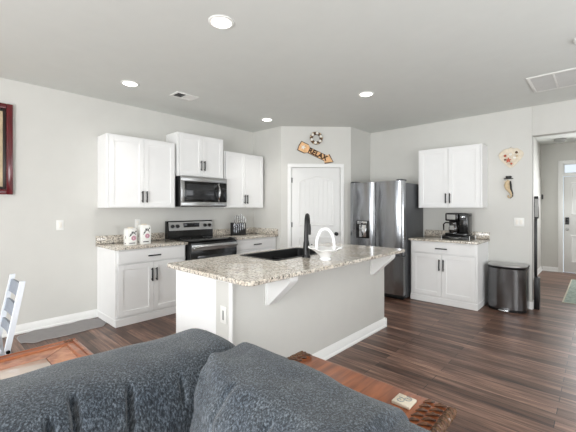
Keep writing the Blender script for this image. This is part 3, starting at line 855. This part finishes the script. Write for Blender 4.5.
def TS(a, d, w):   # along the sign, out from wall, across the sign
    return TD(cu + a * math.cos(ang) - w * math.sin(ang), d, cz + a * math.sin(ang) + w * math.cos(ang))


sg = thing('wall_sign', 'tan wooden arrow sign reading relax, tilted above the pantry door', 'sign', TD(0.58, 0.004, 2.28))
out = [(-0.045, 0.085), (0.085, 0.085), (0.125, 0.052), (0.455, 0.052), (0.475, 0.092), (0.60, 0.0), (0.475, -0.092), (0.455, -0.052), (0.125, -0.052), (0.085, -0.085), (-0.045, -0.085), (-0.055, 0.0)]
b = MB(TS); b.prism(out, 0.002, 0.016, axis=1); b.build('edge_board', M['signedge'], sg)
cxm = sum(p[0] for p in out) / len(out)
ins = [(cxm + (p[0] - cxm) * 0.955, p[1] * 0.86) for p in out]
b = MB(TS); b.prism(ins, 0.0165, 0.021, axis=1); b.build('face_board', M['signwood'], sg)
b = MB(TS)
star = []
for k in range(10):
    a = math.pi / 2 + k * math.pi / 5; rr_ = 0.045 if k % 2 == 0 else 0.02; star.append((0.03 + rr_ * math.cos(a), rr_ * math.sin(a)))
b.prism(star, 0.0215, 0.027, axis=1); b.build('starfish', M['shellw'], sg)
fc_ = bpy.data.curves.new('relax_text', 'FONT'); fc_.body = 'RELAX'; fc_.size = 0.115; fc_.extrude = 0.0; fc_.align_x = 'CENTER'; fc_.align_y = 'CENTER'; fc_.offset = 0.0045
fo = bpy.data.objects.new('relax_text', fc_); C.objects.link(fo)
bpy.context.view_layer.update()
tm = bpy.data.meshes.new_from_object(fo.evaluated_get(bpy.context.evaluated_depsgraph_get()))
bpy.data.objects.remove(fo); bpy.data.curves.remove(fc_)
b = MB(TS); b.bm.from_mesh(tm); bpy.data.meshes.remove(tm)
w_ = max(v.co.x for v in b.bm.verts) - min(v.co.x for v in b.bm.verts)
for v in b.bm.verts: v.co = Vector((0.300 + v.co.x * 0.345 / w_, 0.0215, v.co.y))
bmesh.ops.solidify(b.bm, geom=list(b.bm.faces), thickness=0.003)
b.build('lettering', M['signedge'], sg, 'dark brown painted word RELAX')

# ------------------------------------------------------------------ decorations right of the back cabinet
fn = thing('shell_fan', 'cream fan-shaped shell decoration with red starfish above the seahorse', 'wall decoration', TB(3.727, 0.005, 2.05))
b = MB(TB); arc = []
for k in range(25):
    a = math.radians(12 + (168 - 12) * k / 24)
    arc.append((3.727 + 0.150 * math.cos(a) * 1.0, 2.085 + 0.115 * math.sin(a) * (1 + 0.05 * math.cos(12 * a))))
poly = arc + [(3.727 - 0.140, 2.075), (3.727 - 0.10, 2.02), (3.727 - 0.02, 1.932), (3.727 + 0.02, 1.932), (3.727 + 0.10, 2.02), (3.727 + 0.140, 2.075)]
b.prism(poly, 0.003, 0.014, axis=1); b.build('fan_panel', M['shell'], fn)
b = MB(TB)
for k in range(13):
    a = math.radians(14 + 152 * k / 12)
    b.tube([(3.727 + 0.012 * math.cos(a), 0.015, 1.945), (3.727 + 0.140 * math.cos(a), 0.015, 2.085 + 0.105 * math.sin(a))], 0.0022, 6)
b.tube([(p[0], 0.012, p[1]) for p in arc], 0.006, 6)
b.build('ribs', M['shell'], fn)
b = MB(TB); star = []
for k in range(10):
    a = math.pi / 2 + k * math.pi / 5; rr_ = 0.040 if k % 2 == 0 else 0.018; star.append((3.700 + rr_ * math.cos(a), 2.035 + rr_ * math.sin(a)))
b.prism(star, 0.0185, 0.030, axis=1); b.build('starfish', M['coral'], fn)
for (u, z, r, m_) in ((3.795, 2.135, 0.017, 'brown'), (3.77, 2.065, 0.020, 'shellw'), (3.66, 2.10, 0.018, 'coral'), (3.725, 2.115, 0.020, 'shellw'), (3.735, 1.985, 0.015, 'coral'), (3.80, 2.085, 0.014, 'tan'), (3.66, 2.045, 0.013, 'brown')):
    b = MB(TB); b.ball((u, 0.024, z), r, (1, 0.5, 1), seg=10); b.build('shell', M[m_], fn)
b = MB(TB); b.tube([(3.727, 0.008, 2.195), (3.727, 0.008, 2.222)], 0.004, 6); b.build('hanger', M['dark'], fn)

sh = thing('seahorse_plaque', 'small cream and black seahorse wall plaque wearing a dark hat', 'wall decoration', TB(3.71, 0.005, 1.65))
b = MB(TB)
pth = [(3.705, 1.755), (3.690, 1.725), (3.683, 1.685), (3.692, 1.645), (3.710, 1.615), (3.727, 1.585), (3.738, 1.553), (3.735, 1.525), (3.716, 1.511), (3.697, 1.518), (3.694, 1.537), (3.707, 1.543)]
b.tube([(p[0], 0.020, p[1]) for p in pth], [0.024, 0.030, 0.037, 0.033, 0.026, 0.020, 0.016, 0.013, 0.011, 0.010, 0.009, 0.007], 10); b.build('body', M['tan'], sh)
b = MB(TB); b.tube([(3.70, 0.026, 1.752), (3.668, 0.028, 1.742), (3.650, 0.028, 1.735)], [0.018, 0.010, 0.009], 8); b.build('snout', M['shell'], sh)
b = MB(TB); b.box(3.645, 3.757, 0.006, 0.044, 1.772, 1.782, 0.004); b.box(3.668, 3.738, 0.008, 0.042, 1.782, 1.815, 0.008); b.build('hat', M['blackm'], sh)
b = MB(TB); b.tube([(3.722, 0.030, 1.742), (3.728, 0.032, 1.69), (3.732, 0.030, 1.63), (3.748, 0.026, 1.575), (3.748, 0.024, 1.53), (3.722, 0.024, 1.503)], [0.010, 0.012, 0.012, 0.009, 0.007, 0.006], 8); b.build('dorsal_stripe', M['blackm'], sh)

# red framed picture on the left wall
PY0, PY1, PZ0, PZ1 = -0.38, 0.648, 1.510, 2.472
pf = thing('framed_picture', 'dark red and black framed picture on the left wall', 'picture', (0.02, 0.13, 1.51))


def frame4(T, u0, u1, z0, z1, w, d0, d1, name, m, parent):
    b = MB(T)
    b.box(u0, u0 + w, d0, d1, z0, z1, 0.006); b.box(u1 - w, u1, d0, d1, z0, z1, 0.006); b.box(u0 + w, u1 - w, d0, d1, z0, z0 + w, 0.006); b.box(u0 + w, u1 - w, d0, d1, z1 - w, z1, 0.006)
    return b.build(name, m, parent)


frame4(TL, PY0, PY1, PZ0, PZ1, 0.055, 0.002, 0.035, 'outer_frame', M['red'], pf)
frame4(TL, PY0 + 0.055, PY1 - 0.055, PZ0 + 0.055, PZ1 - 0.055, 0.028, 0.002, 0.030, 'inner_frame', M['frameblk'], pf)
b = MB(TL); b.box(PY0 + 0.083, PY1 - 0.083, 0.002, 0.012, PZ0 + 0.083, PZ1 - 0.083); b.build('print', M['canvas'], pf)

# ------------------------------------------------------------------ coffee maker and its drawer stand
st = thing('pod_drawer', 'flat black wire drawer stand under the coffee maker', 'drawer', (3.17, 5.20, 0.9155))
px0, px1, py0, py1 = 2.955, 3.325, 5.070, 5.400
b = MB(); b.box(px0, px1, py0 + 0.02, py1, 0.972, 0.980, 0.003); b.build('top_shelf', M['black'], st)
b = MB()
for x in (px0, px1):
    for y in (py0 + 0.02, py1): b.tube([(x, y, 0.9158), (x, y, 0.976)], 0.005, 8)
for y in (py0 + 0.02, py1): b.tube([(px0, y, 0.925), (px1, y, 0.925)], 0.004, 8)
b.build('wire_frame', M['steel_h'], st)
b = MB(); b.box(px0 + 0.012, px1 - 0.012, py0, py1 - 0.02, 0.930, 0.965, 0.004); b.build('drawer', M['blackm'], st)
b = MB(); b.tube([(px0 + 0.10, py0 - 0.002, 0.962), (px0 + 0.14, py0 - 0.014, 0.945), (px1 - 0.14, py0 - 0.014, 0.945), (px1 - 0.10, py0 - 0.002, 0.962)], 0.005, 8); b.build('pull', M['chrome'], st)

cm = thing('coffee_maker', 'black two-sided coffee maker with glass carafe on the back counter', 'coffee maker', (3.15, 5.25, 0.9805))
cx0, cx1, cy0, cy1 = 2.990, 3.285, 5.130, 5.385; z0 = 0.9805
b = MB(); b.box(cx0, cx1, cy0, cy1, z0, z0 + 0.028, 0.006); b.build('base', M['black'], cm)
b = MB(); b.box(cx0, cx0 + 0.175, cy1 - 0.075, cy1, z0 + 0.0285, z0 + 0.20, 0.006); b.build('water_tank', M['black'], cm)
b = MB(); b.box(cx0, cx0 + 0.175, cy0 + 0.005, cy1, z0 + 0.2005, z0 + 0.315, 0.016, seg=3); hd_ = b.build('brew_head', M['black'], cm)
b = MB(); b.box(cx0 + 0.025, cx0 + 0.140, cy0 + 0.001, cy0 + 0.006, z0 + 0.222, z0 + 0.292, 0.001); b.build('control_panel', M['vent'], hd_)
b = MB(); b.box(cx0 + 0.177, cx1, cy0 + 0.045, cy1, z0 + 0.0285, z0 + 0.312, 0.012, seg=3); tw = b.build('pod_tower', M['black'], cm)
b = MB(); b.lathe([(0.038, z0 + 0.215), (0.042, z0 + 0.235), (0.042, z0 + 0.292), (0.034, z0 + 0.30)], (cx0 + 0.225, cy0 + 0.045, 0), seg=20); b.build('pod_head', M['dark'], tw)
b = MB(); b.lathe([(0.0425, z0 + 0.250), (0.044, z0 + 0.254), (0.044, z0 + 0.266), (0.0425, z0 + 0.27)], (cx0 + 0.225, cy0 + 0.045, 0), seg=20, cap=False); b.build('chrome_band', M['chrome'], tw)
b = MB(); b.box(cx1 + 0.0, cx1 + 0.02, cy0 + 0.12, cy0 + 0.15, z0 + 0.27, z0 + 0.285, 0.003); b.build('latch', M['black'], tw)
b = MB(); b.lathe([(0.050, z0 + 0.030), (0.066, z0 + 0.055), (0.068, z0 + 0.10), (0.055, z0 + 0.145), (0.050, z0 + 0.165), (0.053, z0 + 0.182)], (cx0 + 0.098, cy0 + 0.078, 0), seg=24); cf = b.build('carafe', M['coffeeglass'], cm)
b = MB(); b.tube([(cx0 + 0.045, cy0 + 0.06, z0 + 0.172), (cx0 - 0.005, cy0 + 0.045, z0 + 0.175), (cx0 - 0.030, cy0 + 0.04, z0 + 0.15), (cx0 - 0.028, cy0 + 0.04, z0 + 0.06)], [0.010, 0.010, 0.011, 0.009], 8); b.build('handle', M['black'], cf)
b = MB(); b.box(cx0 + 0.060, cx0 + 0.120, cy0 + 0.006, cy0 + 0.010, z0 + 0.075, z0 + 0.135, 0.001); b.build('measure_marks', M['vent'], cf)
b = MB(); b.lathe([(0.056, z0 + 0.0285), (0.056, z0 + 0.0298)], (cx0 + 0.098, cy0 + 0.078, 0), seg=20); b.build('hot_plate', M['chrome'], cm)

# ------------------------------------------------------------------ trash can
tc_ = thing('trash_can', 'stainless steel step trash can with curved front', 'trash can', (3.71, 5.40, 0))
TX0, TX1, TY1, TYF = 3.500, 3.942, 5.540, 5.195


def dring(ins, z, n=22):
    P = [(TX0 + ins, TY1 - ins, z)]
    xm = (TX0 + TX1) / 2; hw = (TX1 - TX0) / 2 - ins
    yside = 5.335
    for k in range(n + 1):
        a = math.pi - math.pi * k / n
        P.append((xm + hw * math.cos(a), yside - (yside - TYF - ins) * math.sin(a) ** 0.8, z))
    P.append((TX1 - ins, TY1 - ins, z)); return P


b = MB(); b.loft([dring(0.0, 0.035), dring(0.0, 0.560)]); b.build('body', M['steel_d'], tc_)
b = MB(); b.loft([dring(0.006, 0.001), dring(0.004, 0.034)]); b.build('base_ring', M['blackm'], tc_)
b = MB(); b.loft([dring(0.004, 0.561), dring(-0.004, 0.575), dring(-0.004, 0.590)]); b.build('rim', M['blackm'], tc_)
b = MB(); b.loft([dring(-0.001, 0.5905), dring(-0.001, 0.605), dring(0.02, 0.615), dring(0.09, 0.621)]); b.build('lid', M['steel_h'], tc_)
b = MB(); b.box(3.655, 3.775, 5.135, 5.194, 0.012, 0.034, 0.005); b.build('pedal', M['chrome'], tc_)

# narrow black stand at the hall opening, rug, hook
vs = thing('floor_stand', 'tall narrow black stand at the left edge of the hall opening', 'stand', (4.01, 5.64, 0))
b = MB(); b.box(3.984, 4.045, 5.60, 5.70, 0.001, 0.432, 0.006); b.build('base_box', M['blackm'], vs)
b = MB(); b.box(3.984, 4.018, 5.615, 5.655, 0.4325, 1.225, 0.004); b.build('post', M['blackm'], vs)
b = MB(); b.box(3.984, 4.034, 5.610, 5.660, 1.2255, 1.525, 0.005); hh = b.build('head', M['blackm'], vs)
b = MB(); b.box(3.993, 4.030, 5.607, 5.610, 1.245, 1.490, 0.001); b.build('grey_panel', M['vent'], hh)
rgx = thing('hall_rug', 'sage green runner rug on the hall floor before the front door', 'rug', (4.6, 7.3, 0))
b = MB(); b.box(4.255, 4.985, 6.28, 8.37, 0.001, 0.009, 0.002); b.build('pile', M['rug'], rgx)
frame4(lambda u, d, z: (u, z, d), 4.235, 5.005, 6.26, 8.39, 0.0195, 0.001, 0.010, 'binding', M['rug_edge'], rgx)
b = MB(lambda u, d, z: (u, HY1 - d, z)); b.box(3.700, 3.730, 0.001, 0.012, 1.56, 1.66, 0.003); b.tube([(3.715, 0.012, 1.64), (3.715, 0.045, 1.63), (3.715, 0.05, 1.665)], 0.006, 8); b.tube([(3.715, 0.012, 1.585), (3.715, 0.035, 1.575), (3.715, 0.04, 1.60)], 0.006, 8)
tag(b.build('coat_hook', M['dark']), 'small dark hook on the hall wall left of the front door', 'hook')
b = MB(); b.box(HX0 + 0.001, HX0 + 0.03, 7.6, 7.72, 2.02, 2.14, 0.006)
tag(b.build('door_chime', M['plate']), 'small white box high on the hall side wall', 'door chime')

# grey wavy floor mat by the left wall
b = MB()
outl = []
for k in range(60):
    a = k * 2 * math.pi / 60
    ca, sa = math.cos(a), math.sin(a)
    u = 1.075 + 0.415 * (abs(ca) ** 0.55) * (1 if ca > 0 else -1)
    v = 0.245 + 0.205 * (abs(sa) ** 0.6) * (1 if sa > 0 else -1) * (1 + 0.10 * math.sin(9 * a)) + 0.015 * math.sin(7 * a)
    outl.append((max(0.032, v), u))
b.prism(outl, 0.001, 0.006, axis=2)
mo = tag(b.build('floor_mat', M['grey_mat']), 'grey wavy-edged mat on the floor along the left wall', 'mat')
b = MB(); b.tube([(p[0], p[1], 0.006) for p in outl] + [(outl[0][0], outl[0][1], 0.006)], 0.004, 6); b.build('edge', M['grey_edge'], mo)

# ------------------------------------------------------------------ white chair at the left edge
ch = thing('dining_chair', 'white painted chair with grey back slats by the left wall', 'chair', (1.66, 0.22, 0))
XA, XB = 1.430, 1.800
yb_ = lambda z: 0.371 + (z - 0.44) * 0.18 if z > 0.44 else 0.371 - (0.44 - z) * -0.10
for x in (XA, XB):
    b = MB(); b.loft([[(x - 0.015, yb_(z) - 0.015, z), (x + 0.015, yb_(z) - 0.015, z), (x + 0.015, yb_(z) + 0.015, z), (x - 0.015, yb_(z) + 0.015, z)] for z in (0.002, 0.44, 0.66, 0.875)]); b.build('leg', M['chairw'], ch)
    b = MB(); b.loft([[(x - 0.017, -0.09 - 0.017, z), (x + 0.017, -0.09 - 0.017, z), (x + 0.017, -0.09 + 0.017, z), (x - 0.017, -0.09 + 0.017, z)] for z in (0.002, 0.415)]); b.build('leg', M['chairw'], ch)
b = MB(); b.box(XA - 0.005, XB + 0.005, -0.12, 0.345, 0.4155, 0.445, 0.008); b.build('seat', M['chairw'], ch)
for zz, hh_ in ((0.80, 0.085), (0.665, 0.085), (0.54, 0.06)):
    b = MB(); b.loft([[(x, yb_(z) + dy + 0.012 * math.sin(math.pi * (x - XA) / (XB - XA)), z) for (z, dy) in ((zz - hh_ / 2, -0.007), (zz + hh_ / 2, -0.007), (zz + hh_ / 2, 0.007), (zz - hh_ / 2, 0.007))] for x in [XA + 0.0155 + (XB - XA - 0.031) * k / 10 for k in range(11)]])
    b.build('slat', M['slat'], ch, 'grey painted slat')
b = MB()
for x in (XB + 0.0155,): b.lathe([(0.012, 0.0), (0.012, 0.008), (0.004, 0.010)], (x, yb_(0.43), 0.43), axis=0, seg=10)
b.build('bolt', M['blackm'], ch)
b = MB(); b.box(XA + 0.018, XB - 0.018, -0.10, -0.08, 0.20, 0.225, 0.004); b.box(XA - 0.01, XA + 0.01, -0.072, 0.325, 0.24, 0.262, 0.004); b.box(XB - 0.01, XB + 0.01, -0.072, 0.325, 0.24, 0.262, 0.004); b.build('stretcher', M['chairw'], ch)

# ------------------------------------------------------------------ coffee table behind the left sofa section
ct = thing('coffee_table', 'reddish wood coffee table with pale insets behind the left sofa section', 'coffee table', (2.48, 0.05, 0))
TX0, TX1, TYA, TYB, TZ = 2.060, 2.860, -0.60, 0.692, 0.50
b = MB(); fw = 0.075
for (a0, a1, c0, c1) in ((TX0, TX0 + fw, TYA, TYB), (TX1 - fw, TX1, TYA, TYB), (TX0 + fw, TX1 - fw, TYA, TYA + fw), (TX0 + fw, TX1 - fw, TYB - fw, TYB)):
    b.box(a0, a1, c0, c1, TZ - 0.045, TZ, 0.012, seg=3)
for (a0, a1, c0, c1) in ((TX0 + 0.018, TX0 + 0.03, TYA, TYB), (TX1 - 0.03, TX1 - 0.018, TYA, TYB), (TX0 + 0.04, TX1 - 0.04, TYB - 0.032, TYB - 0.020)):
    b.box(a0, a1, c0 + 0.01, c1 - 0.01, TZ - 0.004, TZ + 0.005, 0.003)
b.build('top_frame', M['twood'], ct)
bw_ = 0.13
ix0, ix1, iy0, iy1 = TX0 + fw, TX1 - fw, TYA + fw, TYB - fw
jx0, jx1, jy0, jy1 = ix0 + bw_, ix1 - bw_, iy0 + bw_, iy1 - bw_
for poly in ([(ix0, iy0), (ix0, iy1), (jx0, jy1), (jx0, jy0)], [(ix1, iy1), (ix1, iy0), (jx1, jy0), (jx1, jy1)], [(ix0, iy1), (ix1, iy1), (jx1, jy1), (jx0, jy1)], [(ix1, iy0), (ix0, iy0), (jx0, jy0), (jx1, jy0)]):
    c0 = (sum(p[0] for p in poly) / 4, sum(p[1] for p in poly) / 4)
    pl = [(c0[0] + (p[0] - c0[0]) * 0.992, c0[1] + (p[1] - c0[1]) * 0.992) for p in poly]
    b = MB(); b.prism(pl, TZ - 0.03, TZ - 0.010, axis=2); b.build('veneer_border', M['tveneer'], ct)
dv0, dv1 = 0.185, 0.245
for (c0, c1) in ((dv1, jy1), (jy0, dv0)):
    b = MB(); b.box(jx0, jx1, c0 + 0.0015, c1 - 0.0015, TZ - 0.03, TZ - 0.009, 0.004); b.build('inset_panel', M['inset'], ct, 'pale glossy inset')
b = MB()
for k in range(3): b.box(jx0, jx1, dv0 + k * 0.02 + 0.001, dv0 + (k + 1) * 0.02 - 0.001, TZ - 0.03, TZ - 0.004, 0.004)
b.build('divider', M['twood'], ct)
b = MB()
for (cx_, cy_) in ((TX0 + 0.038, TYB - 0.038), (TX1 - 0.038, TYB - 0.038), (TX0 + 0.038, TYA + 0.038), (TX1 - 0.038, TYA + 0.038)):
    for k in range(6):
        a = k * math.pi / 3; b.ball((cx_ + 0.018 * math.cos(a), cy_ - 0.01 + 0.022 * math.sin(a), TZ + 0.001), 0.011, (1, 1, 0.5), seg=8)
b.build('carving', M['carve'], ct)
b = MB()
for (a0, a1, c0, c1) in ((TX0 + 0.03, TX0 + 0.05, TYA + 0.08, TYB - 0.08), (TX1 - 0.05, TX1 - 0.03, TYA + 0.08, TYB - 0.08), (TX0 + 0.08, TX1 - 0.08, TYA + 0.03, TYA + 0.05), (TX0 + 0.08, TX1 - 0.08, TYB - 0.05, TYB - 0.03)): b.box(a0, a1, c0, c1, 0.36, TZ - 0.0455)
b.build('apron', M['twood'], ct)
for x in (TX0 + 0.05, TX1 - 0.05):
    for y in (TYA + 0.05, TYB - 0.05):
        b = MB(); b.lathe([(0.02, 0.001), (0.03, 0.02), (0.022, 0.06), (0.034, 0.18), (0.026, 0.30), (0.036, 0.34), (0.036, TZ - 0.0455)], (x, y, 0), seg=14); b.build('leg', M['twood'], ct)

# ------------------------------------------------------------------ carved end table behind the right sofa section
et = thing('end_table', 'reddish wood table with carved ends behind the right sofa section', 'table', (3.88, 1.16, 0))
EX0, EX1, EY0, EY1, EZ = 3.515, 4.240, 0.985, 1.345, 0.62
b = MB(); b.box(EX0, EX1, EY0, EY1, EZ - 0.035, EZ, 0.010, seg=3); b.build('tabletop', M['twood'], et)
for (xa, xb) in ((EX0 + 0.012, EX0 + 0.060), (EX1 - 0.105, EX1 - 0.018)):
    b = MB()
    n = 9
    for k in range(n):
        yk = EY0 + 0.03 + (EY1 - EY0 - 0.06) * k / (n - 1)
        for s in (0, 1):
            p0 = (xa + (xb - xa) * (0.08 if s else 0.5), yk - 0.012, EZ + 0.002); p1 = (xa + (xb - xa) * (0.48 if s else 0.98), yk + 0.014, EZ + 0.004)
            b.tube([p0, tuple((p0[i] + p1[i]) / 2 + (0, 0.004, 0.003)[i] for i in range(3)), p1], [0.002, 0.0075, 0.002], 7)
    b.build('leaf_carving', M['carve'], et)
for x in (EX0 + 0.002, EX1 - 0.002):
    for ph in (0, 1):
        b = MB(); n = 90
        b.tube([(x + 0.010 * math.cos(k * 0.85 + ph * math.pi), EY0 + 0.012 + (EY1 - EY0 - 0.024) * k / n, EZ - 0.006 + 0.010 * math.sin(k * 0.85 + ph * math.pi)) for k in range(n + 1)], 0.0095, 7); b.build('rope_edge', M['carve'] if ph else M['brown'], et)
b = MB(); b.box(EX0 + 0.04, EX1 - 0.04, EY0 + 0.03, EY1 - 0.03, EZ - 0.12, EZ - 0.0355, 0.004); b.build('apron', M['twood'], et)
for x in (EX0 + 0.06, EX1 - 0.06):
    for y in (EY0 + 0.05, EY1 - 0.05):
        b = MB(); b.lathe([(0.018, 0.001), (0.026, 0.03), (0.018, 0.08), (0.030, 0.25), (0.020, 0.42), (0.026, EZ - 0.1205)], (x, y, 0), seg=14); b.build('leg', M['twood'], et)
tl = thing('trinket_tile', 'small pale scroll-patterned tile lying on the carved end table', 'tile', (4.085, 1.265, EZ))
b = MB(); b.box(4.055, 4.125, 1.215, 1.285, EZ + 0.0008, EZ + 0.012, 0.002); b.build('tile', M['shell'], tl)
b = MB()
for (cx_, cy_) in ((4.078, 1.240), (4.098, 1.262)):
    b.tube([(cx_ + 0.0026 * k ** 0.8 * math.cos(k * 0.7), cy_ + 0.0026 * k ** 0.8 * math.sin(k * 0.7), EZ + 0.0125) for k in range(1, 13)], 0.002, 6)
b.build('scrollwork', M['vent'], tl)

# ------------------------------------------------------------------ sofa (L-shaped, blue grey)
so = thing('sofa', 'blue-grey chenille corner sofa in the foreground', 'sofa', (3.9, 0.3, 0))


def spow(v, e): return math.copysign(abs(v) ** e, v)


def pillow(T, u0, u1, dc, zc, rd, rz, endp, n, m, seams, folds, name, seed, top=None, ed=0.62, ez=0.75, endz=(0.1, 0.1), endd=(0.1, 0.1), pleat=0.0):
    """stuffed back: cross-section (d, z) swept along u; seams are narrow grooves on the visible side"""
    b = MB(T); rings = []
    for i in range(n + 1):
        s = i / n
        s = 0.5 - 0.5 * math.cos(math.pi * s) * (0.35 + 0.65) if False else s
        u = u0 + (u1 - u0) * s
        edge = u - u0
        def ease(er):
            t = max(0.0, min(1.0, (u - u0) / er[0], (u1 - u) / er[1]))
            return max((1 - (1 - t) ** endp) ** (1 / endp), 0.02) if t < 1 else 1.0
        k, kd = ease(endz), ease(endd)
        tz = top(u) if top else 0.0
        ring = []
        for j in range(m):
            a = 2 * math.pi * j / m
            cd, sz = spow(math.cos(a), ed), spow(math.sin(a), ez)
            groove = 0.0
            for (su, depth, w, lo, hi) in seams:
                su_ = su + 0.02 * math.sin(3 * sz + su * 9)
                g_ = math.exp(-((u - su_) / w) ** 2)
                vis = 1 if (lo <= sz <= hi and cd > -0.75) else 0
                groove += depth * g_ * vis
            p = Vector((u * 3.2 + seed, cd * 1.1, sz * 1.5))
            w_ = folds * (noise.noise(p) * 0.7 + noise.noise(p * 2.6) * 0.35)
            w_ += pleat * math.exp(-edge / 0.28) * math.sin(11 * a + 5 * noise.noise(Vector((u * 4, a, seed))))
            d = dc + (rd * cd) * (0.22 + 0.78 * (kd if cd > 0 else k)) - groove * cd + w_ * cd
            z = zc + (rz * sz) * (0.12 + 0.88 * k) - groove * max(sz, 0) + (w_ + tz) * max(sz, 0)
            ring.append((u, d, z))
        rings.append(ring)
    b.loft(rings)
    return b.build(name, M['fabric'], so, sharp=2.5)


TSL = lambda u, d, z: (3.47 + d, u, z)     # left section: u = y, d towards the room (+x)
TSR = lambda u, d, z: (u, 0.715 - d, z)    # right section: u = x, d towards the seat (-y)
bs = MB(); bs.box(3.24, 4.20, -1.15, 0.950, 0.06, 0.40, 0.03); bs.box(4.201, 5.55, 0.02, 0.950, 0.06, 0.40, 0.03); bs.build('base', M['fabric'], so)
pillow(TSL, -1.10, 0.930, 0, 0.612, 0.235, 0.266, 1.8, 560, 80,
       [(-0.42, 0.030, 0.009, -0.9, 0.9), (0.285, 0.032, 0.009, -0.2, 0.93), (0.228, 0.026, 0.008, -0.8, 0.82), (0.408, 0.032, 0.009, -0.9, 0.86), (0.545, 0.014, 0.007, 0.6, 0.84)], 0.012, 'back_cushion', 3.1, endz=(0.2, 0.16), endd=(0.2, 0.10), top=lambda u: -0.020 * max(0.0, min(1.0, (u - 0.25) / 0.45)))
pillow(TSR, 3.600, 4.310, 0, 0.60, 0.225, 0.262, 2.0, 320, 96,
       [(3.86, 0.006, 0.012, 0.5, 0.95), (4.02, 0.008, 0.010, 0.1, 0.9)], 0.016, 'back_cushion', 8.4, endz=(0.06, 0.07), endd=(0.72, 0.10), pleat=0.009)
pillow(TSR, 4.150, 4.95, 0, 0.59, 0.220, 0.250, 2.2, 200, 72, [], 0.014, 'back_cushion', 5.2, endz=(0.09, 0.15), endd=(0.12, 0.15))
b = MB(); b.box(3.76, 4.22, -1.10, 0.42, 0.4005, 0.475, 0.03, seg=3); b.build('seat_cushion', M['fabric'], so)
b = MB(); b.box(4.235, 5.25, -0.01, 0.44, 0.4005, 0.475, 0.03, seg=3); b.build('seat_cushion', M['fabric'], so)
b = MB(); b.box(5.28, 5.55, 0.0, 0.95, 0.4005, 0.66, 0.06, seg=4); b.build('arm', M['fabric'], so)
for (x, y) in ((3.27, -1.08), (3.27, 0.89), (4.12, -1.08), (5.47, 0.10), (5.47, 0.89)):
    b = MB(); b.box(x - 0.03, x + 0.03, y - 0.03, y + 0.03, 0.001, 0.0595); b.build('foot', M['blackm'], so)
